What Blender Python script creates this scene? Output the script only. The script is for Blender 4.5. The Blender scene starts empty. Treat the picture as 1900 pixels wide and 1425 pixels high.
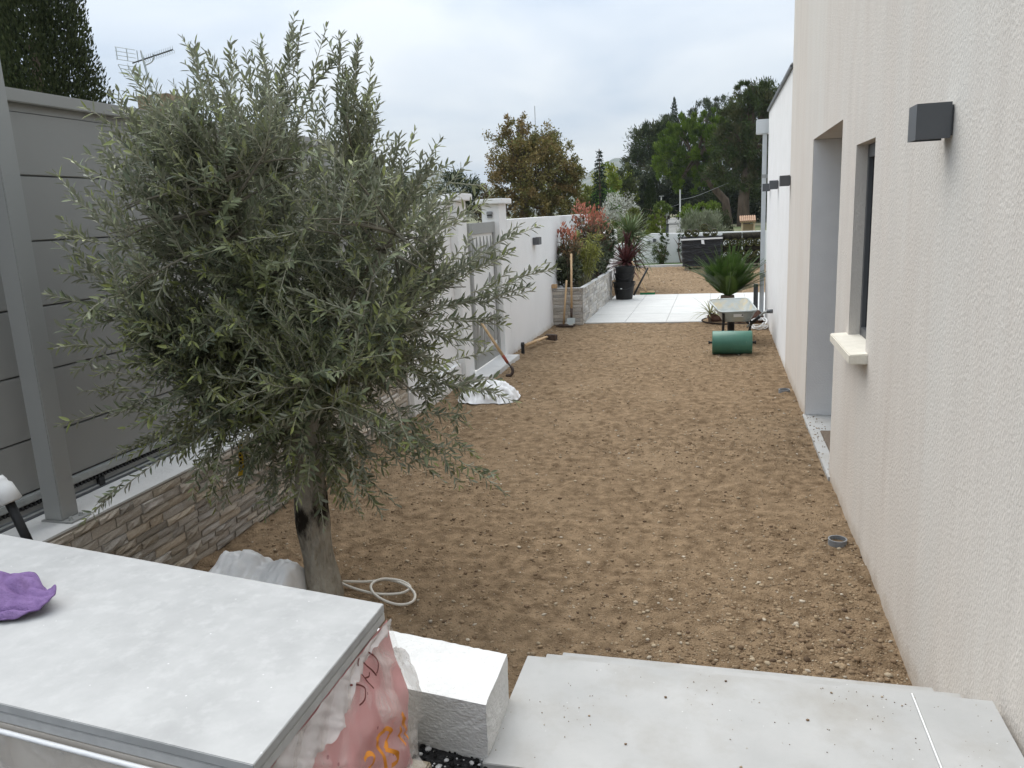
import bpy, bmesh, math, random
import numpy as np
from mathutils import Vector, Matrix, Quaternion, Euler

random.seed(7)
rng = np.random.default_rng(11)
scene = bpy.context.scene
COL = scene.collection
PI = math.pi

# ------------------------------------------------------------------ camera
cd = bpy.data.cameras.new("camera")
cam = bpy.data.objects.new("camera", cd)
COL.objects.link(cam)
R0 = (0.96772099, 0.24772147, -0.04636985)
R1 = (0.00836611, -0.21546416, -0.97647591)
R2 = (-0.25188509, 0.94456830, -0.21058165)
cam.matrix_world = Matrix(((R0[0], -R1[0], -R2[0], 0.0),
                           (R0[1], -R1[1], -R2[1], 0.0),
                           (R0[2], -R1[2], -R2[2], 1.7),
                           (0, 0, 0, 1)))
cd.sensor_fit = 'HORIZONTAL'
cd.sensor_width = 36.0
cd.lens = 1457.86 / 1900 * 36.0
cd.clip_start = 0.05
cd.clip_end = 9000
scene.camera = cam

# ------------------------------------------------------------------ world, sun, exposure
SUN_EL, SUN_AZ = math.radians(58), math.radians(-40)   # azimuth measured from +y towards +x
world = bpy.data.worlds.new("World")
scene.world = world
world.use_nodes = True
wt = world.node_tree
wt.nodes.clear()
def wn(t, **k):
    n = wt.nodes.new(t)
    for a, b in k.items():
        setattr(n, a, b)
    return n
wo = wn('ShaderNodeOutputWorld')
sky = wn('ShaderNodeTexSky', sky_type='NISHITA', sun_disc=False, sun_elevation=SUN_EL, sun_rotation=SUN_AZ)
sky.air_density = 1.2
bg1 = wn('ShaderNodeBackground'); bg1.inputs['Strength'].default_value = 0.06
wt.links.new(sky.outputs[0], bg1.inputs['Color'])
tc = wn('ShaderNodeTexCoord')
sep = wn('ShaderNodeSeparateXYZ'); wt.links.new(tc.outputs['Generated'], sep.inputs[0])
zc = wn('ShaderNodeMath', operation='MAXIMUM'); wt.links.new(sep.outputs['Z'], zc.inputs[0]); zc.inputs[1].default_value = 0.0
za = wn('ShaderNodeMath', operation='ADD'); wt.links.new(zc.outputs[0], za.inputs[0]); za.inputs[1].default_value = 0.22
dx = wn('ShaderNodeMath', operation='DIVIDE'); wt.links.new(sep.outputs['X'], dx.inputs[0]); wt.links.new(za.outputs[0], dx.inputs[1])
dy = wn('ShaderNodeMath', operation='DIVIDE'); wt.links.new(sep.outputs['Y'], dy.inputs[0]); wt.links.new(za.outputs[0], dy.inputs[1])
cmb = wn('ShaderNodeCombineXYZ'); wt.links.new(dx.outputs[0], cmb.inputs[0]); wt.links.new(dy.outputs[0], cmb.inputs[1])
nz = wn('ShaderNodeTexNoise'); nz.inputs['Scale'].default_value = 1.15; nz.inputs['Detail'].default_value = 5; nz.inputs['Roughness'].default_value = 0.45
nz.inputs['Distortion'].default_value = 0.3
wt.links.new(cmb.outputs[0], nz.inputs['Vector'])
cr = wn('ShaderNodeValToRGB')
e = cr.color_ramp.elements
e[0].position = 0.36; e[0].color = (0.55, 0.645, 0.775, 1)
e[1].position = 0.60; e[1].color = (0.85, 0.895, 0.94, 1)
wt.links.new(nz.outputs['Fac'], cr.inputs[0])
# an overcast sky is brighter overhead than near the horizon
g1 = wn('ShaderNodeMath', operation='MULTIPLY_ADD'); wt.links.new(zc.outputs[0], g1.inputs[0]); g1.inputs[1].default_value = 0.90; g1.inputs[2].default_value = 0.45
bg2 = wn('ShaderNodeBackground'); wt.links.new(cr.outputs[0], bg2.inputs['Color']); wt.links.new(g1.outputs[0], bg2.inputs['Strength'])
mx = wn('ShaderNodeMixShader'); mx.inputs[0].default_value = 0.88
wt.links.new(bg1.outputs[0], mx.inputs[1]); wt.links.new(bg2.outputs[0], mx.inputs[2])
wt.links.new(mx.outputs[0], wo.inputs['Surface'])

sl = bpy.data.lights.new("sun", 'SUN')
sl.energy = 1.5; sl.angle = math.radians(60); sl.color = (1.0, 0.96, 0.90)
sun = bpy.data.objects.new("sun", sl); COL.objects.link(sun)
sd = Vector((math.sin(SUN_AZ) * math.cos(SUN_EL), math.cos(SUN_AZ) * math.cos(SUN_EL), math.sin(SUN_EL)))
sun.rotation_euler = sd.to_track_quat('Z', 'Y').to_euler()
sun.location = (0, 0, 30)

scene.view_settings.view_transform = 'Standard'
scene.view_settings.look = 'None'
scene.view_settings.gamma = 1.0
scene.view_settings.exposure = 0.88
scene.view_settings.use_curve_mapping = False
scene.render.engine = 'CYCLES'
scene.cycles.use_denoising = True
scene.cycles.max_bounces = 8
scene.cycles.transparent_max_bounces = 16

# ------------------------------------------------------------------ materials
def M(name, c1, c2=None, rough=0.7, scale=6, detail=6, lo=0.35, hi=0.65, bump=0.0, bscale=None, bdist=0.01,
      spec=0.3, metal=0.0, stretch=(1, 1, 1), attr=False, rnd=0.0, transl=0.0, c3=None, s3=1.0, w3=(0.45, 0.6),
      back=None, speck=None, hue=0.0, bstretch=None, alpha=None):
    m = bpy.data.materials.new(name); m.use_nodes = True
    nt = m.node_tree; N = nt.nodes; L = nt.links
    p = N['Principled BSDF']; out = N['Material Output']
    p.inputs['Roughness'].default_value = rough
    p.inputs['Metallic'].default_value = metal
    p.inputs['Specular IOR Level'].default_value = spec
    tcn = N.new('ShaderNodeTexCoord')
    mp = N.new('ShaderNodeMapping'); mp.inputs['Scale'].default_value = stretch
    L.new(tcn.outputs['Object'], mp.inputs['Vector'])
    col = None
    if attr:
        a = N.new('ShaderNodeAttribute'); a.attribute_name = 'col'
        col = a.outputs['Color']
    if c2 is not None:
        n = N.new('ShaderNodeTexNoise'); n.inputs['Scale'].default_value = scale; n.inputs['Detail'].default_value = detail
        n.inputs['Roughness'].default_value = 0.6
        L.new(mp.outputs[0], n.inputs['Vector'])
        r = N.new('ShaderNodeValToRGB'); r.color_ramp.elements[0].position = lo; r.color_ramp.elements[1].position = hi
        r.color_ramp.elements[0].color = (*c1, 1); r.color_ramp.elements[1].color = (*c2, 1)
        L.new(n.outputs['Fac'], r.inputs[0])
        if col is None:
            col = r.outputs[0]
        else:
            mxn = N.new('ShaderNodeMix'); mxn.data_type = 'RGBA'; mxn.blend_type = 'MULTIPLY'; mxn.inputs[0].default_value = 1.0
            L.new(col, mxn.inputs[6]); L.new(r.outputs[0], mxn.inputs[7]); col = mxn.outputs[2]
    elif not attr:
        rg = N.new('ShaderNodeRGB'); rg.outputs[0].default_value = (*c1, 1); col = rg.outputs[0]
    if c3 is not None:
        n = N.new('ShaderNodeTexNoise'); n.inputs['Scale'].default_value = s3; n.inputs['Detail'].default_value = 8
        n.inputs['Roughness'].default_value = 0.65
        L.new(mp.outputs[0], n.inputs['Vector'])
        r = N.new('ShaderNodeMapRange'); r.inputs[1].default_value = w3[0]; r.inputs[2].default_value = w3[1]
        L.new(n.outputs['Fac'], r.inputs[0])
        mxn = N.new('ShaderNodeMix'); mxn.data_type = 'RGBA'
        L.new(r.outputs[0], mxn.inputs[0]); L.new(col, mxn.inputs[6]); mxn.inputs[7].default_value = (*c3, 1); col = mxn.outputs[2]
    if speck is not None:
        sc_, th, cc = speck
        v = N.new('ShaderNodeTexVoronoi'); v.inputs['Scale'].default_value = sc_
        L.new(mp.outputs[0], v.inputs['Vector'])
        r = N.new('ShaderNodeMath'); r.operation = 'LESS_THAN'; r.inputs[1].default_value = th
        L.new(v.outputs['Distance'], r.inputs[0])
        mxn = N.new('ShaderNodeMix'); mxn.data_type = 'RGBA'
        L.new(r.outputs[0], mxn.inputs[0]); L.new(col, mxn.inputs[6]); mxn.inputs[7].default_value = (*cc, 1); col = mxn.outputs[2]
    if rnd or hue:
        oi = N.new('ShaderNodeObjectInfo')
        r = N.new('ShaderNodeMapRange'); r.inputs[3].default_value = 1 - rnd; r.inputs[4].default_value = 1 + rnd
        L.new(oi.outputs['Random'], r.inputs[0])
        hs = N.new('ShaderNodeHueSaturation')
        L.new(col, hs.inputs['Color']); L.new(r.outputs[0], hs.inputs['Value'])
        if hue:
            r2 = N.new('ShaderNodeMath'); r2.operation = 'MULTIPLY'; r2.inputs[1].default_value = 7.31
            L.new(oi.outputs['Random'], r2.inputs[0])
            r3 = N.new('ShaderNodeMath'); r3.operation = 'FRACT'; L.new(r2.outputs[0], r3.inputs[0])
            r4 = N.new('ShaderNodeMapRange'); r4.inputs[3].default_value = 1 - hue; r4.inputs[4].default_value = 1 + hue
            L.new(r3.outputs[0], r4.inputs[0]); L.new(r4.outputs[0], hs.inputs['Saturation'])
        col = hs.outputs[0]
    if back is not None:
        g = N.new('ShaderNodeNewGeometry')
        mxn = N.new('ShaderNodeMix'); mxn.data_type = 'RGBA'
        L.new(g.outputs['Backfacing'], mxn.inputs[0]); L.new(col, mxn.inputs[6]); mxn.inputs[7].default_value = (*back, 1); col = mxn.outputs[2]
    L.new(col, p.inputs['Base Color'])
    if bump:
        b = N.new('ShaderNodeBump'); b.inputs['Strength'].default_value = bump; b.inputs['Distance'].default_value = bdist
        n = N.new('ShaderNodeTexNoise'); n.inputs['Scale'].default_value = bscale or scale * 4; n.inputs['Detail'].default_value = 5
        if bstretch:
            mp2 = N.new('ShaderNodeMapping'); mp2.inputs['Scale'].default_value = bstretch
            L.new(tcn.outputs['Object'], mp2.inputs['Vector']); L.new(mp2.outputs[0], n.inputs['Vector'])
        else:
            L.new(mp.outputs[0], n.inputs['Vector'])
        L.new(n.outputs['Fac'], b.inputs['Height']); L.new(b.outputs[0], p.inputs['Normal'])
    if alpha is not None:
        p.inputs['Alpha'].default_value = alpha
    if transl:
        t = N.new('ShaderNodeBsdfTranslucent'); L.new(col, t.inputs['Color'])
        ms = N.new('ShaderNodeMixShader'); ms.inputs[0].default_value = transl
        L.new(p.outputs[0], ms.inputs[1]); L.new(t.outputs[0], ms.inputs[2]); L.new(ms.outputs[0], out.inputs['Surface'])
    return m

m_house = M('scraped render', (.590, .540, .487), (.675, .625, .567), rough=.95, scale=9, detail=10, lo=.3, hi=.7, stretch=(1, 1, .16), spec=.1,
            c3=(.655, .63, .585), s3=1.2, w3=(.42, .72), bump=.8, bscale=120, bdist=.005, bstretch=(1, 1, .6))
m_white = M('white render', (.76, .755, .745), (.81, .805, .80), rough=.9, scale=3, spec=.1, bump=.35, bscale=130, bdist=.002)
m_whitewall = M('white wall render', (.755, .75, .735), (.80, .795, .785), rough=.9, scale=1.6, spec=.1, bump=.4, bscale=90, bdist=.003)
m_jamb = M('grey jamb render', (.74, .74, .74), (.78, .78, .775), rough=.9, scale=6, spec=.1, bump=.7, bscale=90, bdist=.004)
m_block = M('rough white block', (.66, .66, .65), (.74, .74, .725), rough=.95, scale=9, spec=.1, bump=.7, bscale=95, bdist=.006, speck=(70, .08, (.45, .43, .40)), bstretch=(1, 1, 1.6))
m_anth = M('anthracite aluminium', (.080, .085, .092), (.092, .096, .102), rough=.45, scale=3, spec=.4)
m_gate = M('grey lacquered gate', (.235, .235, .222), (.255, .254, .24), rough=.42, scale=1.2, spec=.45)
m_gatetop = M('grey gate rail', (.26, .26, .245), rough=.4, spec=.5)
m_post = M('grey post', (.28, .283, .273), (.30, .302, .29), rough=.45, scale=2, spec=.4)
m_alu = M('dull aluminium', (.30, .31, .30), (.36, .37, .36), rough=.45, scale=20, metal=.3)
m_black = M('black rubber', (.012, .012, .013), (.022, .022, .022), rough=.55, scale=14)
m_blackp = M('black plastic bucket', (.008, .008, .009), (.020, .019, .018), rough=.55, scale=5, spec=.3)
m_glass = M('window glass', (.015, .016, .018), rough=.08, spec=.6)
m_sill = M('cream stone sill', (.66, .62, .53), (.72, .68, .59), rough=.8, scale=14, bump=.3, bscale=60)
m_tile = M('grey porcelain tile', (.335, .338, .335), (.425, .427, .422), rough=.6, scale=7, detail=14, lo=.32, hi=.68, spec=.25, c3=(.455, .458, .452), s3=26, w3=(.50, .78), rnd=.02, speck=(24, .040, (.60, .60, .60)))
m_step = M('grey step tile', (.39, .39, .38), (.46, .458, .446), rough=.6, scale=4, detail=14, lo=.32, hi=.68, spec=.25, c3=(.32, .30, .265), s3=3.5, w3=(.47, .80), rnd=.02, speck=(24, .040, (.62, .62, .60)))
m_tileedge = M('tile edge', (.42, .42, .415), (.50, .50, .49), rough=.7, scale=20)
m_terr = M('pale terrace tile', (.49, .485, .46), (.575, .57, .545), rough=.6, scale=2.5, detail=8, stretch=(1, 3, 1), rnd=.03)
m_stone = M('split travertine', (.40, .345, .28), (.67, .605, .52), rough=.9, scale=16, detail=8, lo=.30, hi=.72, rnd=.24, hue=.35, bump=.9, bscale=60, bdist=.006, spec=.15)
m_stone2 = M('split grey travertine', (.37, .34, .30), (.62, .585, .535), rough=.9, scale=14, detail=8, rnd=.22, hue=.35, bump=.8, bscale=50, bdist=.006, spec=.15)
m_mortar = M('stone backing', (.24, .215, .18), (.30, .27, .23), rough=.95, scale=20)
m_coping = M('white coping', (.54, .535, .52), (.62, .615, .60), rough=.85, scale=5, bump=.3, bscale=70, c3=(.50, .49, .47), s3=3, w3=(.55, .75))
m_soil = M('brown soil', (.140, .095, .057), (.335, .240, .150), rough=1, scale=14, detail=15, lo=.32, hi=.66, spec=.05, bump=1.0, bscale=110, bdist=.02, c3=(.345, .252, .160), s3=1.3, w3=(.50, .85), speck=(75, .14, (.32, .25, .17)))
m_peb = M('pebbles', (1, 1, 1), attr=True, rough=.95, spec=.08)
m_ground = M('dry ground', (.16, .13, .08), (.20, .18, .11), rough=1, scale=.4, c3=(.07, .10, .03), s3=.06, w3=(.4, .6))
m_bitumen = M('black gravel', (.010, .010, .011), (.03, .03, .032), rough=.6, scale=50, bump=1, bscale=90, bdist=.02, speck=(60, .16, (.5, .5, .48)))
m_road = M('far road', (.20, .20, .185), (.25, .245, .225), rough=.95, scale=1)
m_wood = M('ash wood handle', (.46, .31, .17), (.56, .40, .24), rough=.7, scale=8, stretch=(4, 4, .6))
m_woodw = M('weathered wood', (.20, .17, .12), (.29, .25, .19), rough=.85, scale=9, stretch=(1, 5, 5), bump=.3)
m_steel = M('rusty dark steel', (.035, .025, .022), (.10, .07, .055), rough=.6, scale=20, metal=.4)
m_red = M('red painted ferrule', (.22, .045, .03), (.30, .08, .05), rough=.6, scale=20)
m_galv = M('galvanised steel', (.34, .37, .365), (.44, .47, .46), rough=.5, scale=9, metal=.25, c3=(.46, .41, .30), s3=5, w3=(.52, .68))
m_galvin = M('dusty barrow tray', (.36, .39, .38), (.45, .47, .45), rough=.7, scale=9, c3=(.50, .44, .31), s3=6, w3=(.48, .6))
m_green = M('green enamel', (.045, .145, .100), (.06, .18, .128), rough=.4, scale=5, spec=.45, c3=(.15, .13, .10), s3=7, w3=(.66, .74), speck=(22, .05, (.42, .45, .40)))
m_bark = M('olive bark', (.21, .185, .145), (.43, .395, .33), rough=.95, scale=11, detail=12, stretch=(1, 1, .3), bump=1, bscale=46, bdist=.03, spec=.1)
m_twig = M('olive twig', (.30, .295, .225), (.40, .39, .30), rough=.85, scale=20)
m_limb = M('olive limb bark', (.13, .12, .09), (.21, .195, .15), rough=.9, scale=24)
m_olive = M('olive leaf', (1, 1, 1), attr=True, rough=.45, spec=.45, transl=.14, back=(.27, .285, .21))
m_leaf = M('leaf', (1, 1, 1), attr=True, rough=.55, spec=.3, transl=.2)
m_far = M('far foliage', (1, 1, 1), attr=True, rough=.8, spec=.1, transl=.15)
m_trunk = M('tree bark', (.085, .062, .045), (.16, .12, .09), rough=1, scale=3, stretch=(1, 1, .3))
m_cycad = M('cycad frond', (.040, .088, .014), (.075, .135, .024), rough=.38, scale=3, spec=.45, rnd=.25, transl=.12)
m_cordg = M('green cordyline blade', (.085, .120, .045), (.13, .17, .075), rough=.5, scale=4, rnd=.25, transl=.15)
m_cordr = M('purple cordyline blade', (.060, .020, .022), (.115, .042, .040), rough=.45, scale=4, rnd=.3, transl=.1)
m_yucca = M('pale striped blade', (.24, .25, .12), (.36, .33, .18), rough=.6, scale=6, rnd=.2, transl=.15)
m_film = M('milky plastic sack', (.84, .85, .86), (.90, .90, .90), rough=.32, scale=7, spec=.5, transl=.12, bump=.5, bscale=14, bdist=.02)
m_sack = M('white sack cloth', (.70, .70, .70), (.78, .78, .78), rough=.75, scale=10)
m_hose = M('cream hose', (.66, .62, .55), rough=.5)
m_cloth = M('purple microfibre cloth', (.165, .105, .235), (.225, .150, .305), rough=1, scale=30, spec=.05, bump=1, bscale=260, bdist=.003)
m_whitep = M('white plastic', (.74, .74, .73), rough=.4, spec=.4)
m_whitem = M('white aluminium pipe', (.56, .585, .60), (.62, .64, .65), rough=.45, scale=3)
m_yellow = M('yellow strap', (.55, .36, .02), (.62, .42, .04), rough=.6, scale=20)
m_turf = M('turf soil side', (.014, .013, .010), (.045, .038, .024), rough=1, scale=16, bump=1, bscale=45, bdist=.02)
m_turfg = M('turf grass side', (.045, .050, .018), (.12, .115, .05), rough=1, scale=18, bump=1, bscale=60, bdist=.02)
m_wrap = M('black stretch film', (.006, .0065, .008), (.026, .027, .030), rough=.38, scale=5, detail=8, stretch=(1, 1, 5), spec=.35, bump=1, bscale=9, bdist=.05, bstretch=(1, 1, 5))
m_pink = M('pink printed carton', (.66, .30, .30), (.74, .42, .41), rough=.6, scale=3.2, lo=.35, hi=.75, c3=(.76, .60, .57), s3=2.5, w3=(.55, .72), speck=(26, .10, (.40, .12, .14)))
m_cream = M('pale carton end', (.55, .50, .44), (.62, .57, .51), rough=.7, scale=5)
m_orange = M('orange marker', (.75, .28, .03), rough=.6)
m_mark = M('dark red marker', (.13, .025, .022), rough=.6)
m_rock = M('reddish rock', (.095, .050, .036), (.17, .10, .075), rough=.95, scale=8, bump=1, bscale=30, bdist=.02)
m_mulch = M('dark mulch', (.025, .018, .014), (.07, .05, .04), rough=1, scale=25, bump=1, bscale=60, bdist=.02)
m_roof = M('terracotta roof', (.32, .19, .12), (.42, .28, .19), rough=.9, scale=6)
m_rust = M('ochre house wall', (.46, .36, .22), (.52, .42, .28), rough=.95, scale=3)
m_chim = M('stone chimney', (.16, .115, .075), (.38, .29, .20), rough=.95, scale=5)
m_hill = M('distant hillside', (.085, .10, .07), (.15, .15, .125), rough=1, scale=.025, detail=10, lo=.42, hi=.6)
m_grass = M('lawn grass', (.05, .09, .02), (.09, .14, .035), rough=1, scale=30)
m_bristle = M('green bristle', (.01, .12, .045), (.02, .17, .07), rough=.7, scale=60)
m_mat = M('brown doormat', (.16, .125, .095), (.22, .175, .135), rough=1, scale=60, bump=1, bscale=200)
m_rose = M('grey keypad', (.22, .225, .23), rough=.4)
m_pvc = M('grey pvc pipe', (.18, .19, .20), (.23, .24, .25), rough=.5, scale=9)
m_sawn = M('sawn timber block', (.40, .26, .14), (.48, .33, .19), rough=.8, scale=10, stretch=(1, 1, 6))

def splash(m, top, colr):
    """mud splashed on the foot of a wall"""
    nt = m.node_tree; N = nt.nodes; L = nt.links; p = N['Principled BSDF']; src = p.inputs['Base Color'].links[0].from_socket
    g = N.new('ShaderNodeNewGeometry'); sx = N.new('ShaderNodeSeparateXYZ'); L.new(g.outputs['Position'], sx.inputs[0])
    n = N.new('ShaderNodeTexNoise'); n.inputs['Scale'].default_value = 9; n.inputs['Detail'].default_value = 9; n.inputs['Roughness'].default_value = .75; L.new(g.outputs['Position'], n.inputs['Vector'])
    a = N.new('ShaderNodeMath'); a.operation = 'MULTIPLY_ADD'; L.new(sx.outputs['Z'], a.inputs[0]); a.inputs[1].default_value = -1 / top; L.new(n.outputs['Fac'], a.inputs[2])
    r = N.new('ShaderNodeMapRange'); r.inputs[1].default_value = .10; r.inputs[2].default_value = .62; r.inputs[4].default_value = .75; L.new(a.outputs[0], r.inputs[0])
    mxn = N.new('ShaderNodeMix'); mxn.data_type = 'RGBA'; L.new(r.outputs[0], mxn.inputs[0]); L.new(src, mxn.inputs[6]); mxn.inputs[7].default_value = (*colr, 1)
    L.new(mxn.outputs[2], p.inputs['Base Color'])
splash(m_house, .22, (.40, .32, .24)); splash(m_whitewall, .16, (.50, .44, .36)); splash(m_white, .16, (.50, .44, .36))
def filmmat():
    m = bpy.data.materials.new('clear stretch film'); m.use_nodes = True
    nt = m.node_tree; N = nt.nodes; L = nt.links
    p = N['Principled BSDF']; p.inputs['Base Color'].default_value = (.72, .68, .64, 1); p.inputs['Roughness'].default_value = .25
    p.inputs['Specular IOR Level'].default_value = .5
    tcn = N.new('ShaderNodeTexCoord'); mp = N.new('ShaderNodeMapping'); mp.inputs['Scale'].default_value = (1, 1, 1)
    mp.inputs['Rotation'].default_value = (.7, 0, 0)
    L.new(tcn.outputs['Object'], mp.inputs[0])
    n = N.new('ShaderNodeTexNoise'); n.inputs['Scale'].default_value = 9; n.inputs['Detail'].default_value = 4; n.inputs['Distortion'].default_value = 1.2
    L.new(mp.outputs[0], n.inputs['Vector'])
    r = N.new('ShaderNodeMapRange'); r.inputs[1].default_value = .42; r.inputs[2].default_value = .72; r.inputs[3].default_value = .08; r.inputs[4].default_value = .62
    L.new(n.outputs['Fac'], r.inputs[0]); L.new(r.outputs[0], p.inputs['Alpha'])
    b = N.new('ShaderNodeBump'); b.inputs['Strength'].default_value = .8; b.inputs['Distance'].default_value = .02
    L.new(n.outputs['Fac'], b.inputs['Height']); L.new(b.outputs[0], p.inputs['Normal'])
    return m
m_stretch = filmmat()
m_fold = M('milky film fold', (.60, .57, .545), (.72, .70, .69), rough=.3, scale=14, spec=.5, alpha=.72, bump=.6, bscale=18, bdist=.01)

# ------------------------------------------------------------------ object helpers
WO = {}
def worigin(o):
    v = Vector((0, 0, 0))
    while o is not None:
        v += WO.get(o.name, Vector((0, 0, 0))); o = o.parent
    return v
def link(o, parent=None, loc=(0, 0, 0)):
    COL.objects.link(o)
    if parent: o.parent = parent
    o.location = loc
    WO[o.name] = Vector(loc)
    return o
def tag(o, label=None, cat=None, group=None, kind=None):
    if label: o['label'] = label
    if cat: o['category'] = cat
    if group: o['group'] = group
    if kind: o['kind'] = kind
    return o
def thing(name, loc, label, cat, group=None, rz=0):
    o = bpy.data.objects.new(name, None); o.empty_display_size = .1
    link(o, None, loc); o.rotation_euler = (0, 0, rz)
    return tag(o, label, cat, group)
def children(o): return list(o.children)
def copy_tree(o, parent=None):
    c = o.copy(); COL.objects.link(c); c.parent = parent
    for ch in children(o): copy_tree(ch, c)
    return c

class MB:
    def __init__(s): s.v = []; s.f = []; s.mi = []; s.cur = 0
    def add(s, vs, fs):
        b = len(s.v); s.v += [tuple(v) for v in vs]
        for f in fs: s.f.append(tuple(i + b for i in f)); s.mi.append(s.cur)
        return s
    def box(s, x0, x1, y0, y1, z0, z1):
        return s.add([(x0, y0, z0), (x1, y0, z0), (x1, y1, z0), (x0, y1, z0), (x0, y0, z1), (x1, y0, z1), (x1, y1, z1), (x0, y1, z1)],
                     [(0, 3, 2, 1), (4, 5, 6, 7), (0, 1, 5, 4), (1, 2, 6, 5), (2, 3, 7, 6), (3, 0, 4, 7)])
    def hexa(s, bot, top):
        return s.add(list(bot) + list(top), [(0, 3, 2, 1), (4, 5, 6, 7), (0, 1, 5, 4), (1, 2, 6, 5), (2, 3, 7, 6), (3, 0, 4, 7)])
    def tube(s, pts, r, n=8, cap=True):
        pts = [Vector(p) for p in pts]
        rs = r if isinstance(r, (list, tuple)) else [r] * len(pts)
        rings = []; up = None
        for i, p in enumerate(pts):
            a = pts[max(i - 1, 0)]; b = pts[min(i + 1, len(pts) - 1)]
            t = (b - a).normalized()
            if up is None:
                up = Vector((0, 0, 1)) if abs(t.z) < .9 else Vector((1, 0, 0))
            u = t.cross(up).normalized(); w = u.cross(t).normalized(); up = w
            rings.append([p + (u * math.cos(2 * PI * k / n) + w * math.sin(2 * PI * k / n)) * rs[i] for k in range(n)])
        vs = [v for q in rings for v in q]; fs = []
        for i in range(len(pts) - 1):
            for k in range(n):
                fs.append((i * n + k, i * n + (k + 1) % n, (i + 1) * n + (k + 1) % n, (i + 1) * n + k))
        if cap:
            fs.append(tuple(range(n))[::-1]); fs.append(tuple(range((len(pts) - 1) * n, len(pts) * n)))
        return s.add(vs, fs)
    def lathe(s, prof, c=(0, 0, 0), n=24, axis='z', cap=True):
        vs = []; fs = []
        for (r, h) in prof:
            for k in range(n):
                a = 2 * PI * k / n; x, y = r * math.cos(a), r * math.sin(a)
                vs.append((c[0] + x, c[1] + y, c[2] + h) if axis == 'z' else ((c[0] + h, c[1] + x, c[2] + y) if axis == 'x' else (c[0] + x, c[1] + h, c[2] + y)))
        for i in range(len(prof) - 1):
            for k in range(n):
                fs.append((i * n + k, i * n + (k + 1) % n, (i + 1) * n + (k + 1) % n, (i + 1) * n + k))
        if cap:
            fs.append(tuple(range(n))[::-1]); fs.append(tuple(range((len(prof) - 1) * n, len(prof) * n)))
        return s.add(vs, fs)
    def build(s, name, mat, parent=None, loc=(0, 0, 0), smooth=False, bevel=0, org=None):
        """vertices are world coordinates when org is None, else relative to loc"""
        me = bpy.data.meshes.new(name)
        base = worigin(parent) if parent else Vector((0, 0, 0))
        if org is None:
            off = base + Vector(loc)
            vs = [(v[0] - off.x, v[1] - off.y, v[2] - off.z) for v in s.v]
        else:
            vs = s.v
        me.from_pydata(vs, [], s.f)
        mats = mat if isinstance(mat, (list, tuple)) else [mat]
        for m in mats: me.materials.append(m)
        if len(mats) > 1: me.polygons.foreach_set('material_index', s.mi)
        bm = bmesh.new(); bm.from_mesh(me)
        bmesh.ops.recalc_face_normals(bm, faces=bm.faces)
        if bevel:
            bmesh.ops.bevel(bm, geom=[e for e in bm.edges if e.is_manifold and e.calc_face_angle(0) > .6], offset=bevel, segments=2, affect='EDGES', clamp_overlap=True)
        bm.to_mesh(me); bm.free()
        if smooth: me.polygons.foreach_set('use_smooth', [True] * len(me.polygons))
        o = bpy.data.objects.new(name, me)
        return link(o, parent, loc)

def npmesh(name, V, faces, mat, parent=None, col=None, smooth=False, local=False):
    """V (n,3) world coordinates; faces: list of int arrays (k,3) or (k,4)"""
    V = np.asarray(V, np.float32)
    if parent is not None and not local:
        V = V - np.array(worigin(parent), np.float32)
    me = bpy.data.meshes.new(name)
    loops = np.concatenate([f.ravel() for f in faces]).astype(np.int32)
    tot = np.concatenate([np.full(len(f), f.shape[1]) for f in faces]).astype(np.int32)
    st = np.concatenate([[0], np.cumsum(tot)[:-1]]).astype(np.int32)
    me.vertices.add(len(V)); me.vertices.foreach_set('co', V.ravel())
    me.loops.add(len(loops)); me.loops.foreach_set('vertex_index', loops)
    me.polygons.add(len(tot)); me.polygons.foreach_set('loop_start', st); me.polygons.foreach_set('loop_total', tot)
    if smooth: me.polygons.foreach_set('use_smooth', np.ones(len(tot), bool))
    me.update(calc_edges=True)
    if col is not None:
        a = me.color_attributes.new('col', 'FLOAT_COLOR', 'POINT')
        c4 = np.ones((len(V), 4), np.float32); c4[:, :3] = col
        a.data.foreach_set('color', c4.ravel())
    me.materials.append(mat)
    o = bpy.data.objects.new(name, me)
    return link(o, parent)

def vnoise(x, y, s, seed=0):
    x = np.asarray(x, float) / s; y = np.asarray(y, float) / s
    xi = np.floor(x).astype(np.int64); yi = np.floor(y).astype(np.int64)
    fx = x - xi; fy = y - yi
    fx = fx * fx * (3 - 2 * fx); fy = fy * fy * (3 - 2 * fy)
    def h(a, b):
        n = (a * 374761393 + b * 668265263 + seed * 1442695041) & 0x7fffffff
        n = ((n ^ (n >> 13)) * 1274126177) & 0x7fffffff
        return ((n ^ (n >> 16)) & 0xffff) / 65535.0
    return (h(xi, yi) * (1 - fx) + h(xi + 1, yi) * fx) * (1 - fy) + (h(xi, yi + 1) * (1 - fx) + h(xi + 1, yi + 1) * fx) * fy - .5

def norm(a): return a / np.maximum(np.linalg.norm(a, axis=-1, keepdims=True), 1e-9)

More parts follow.
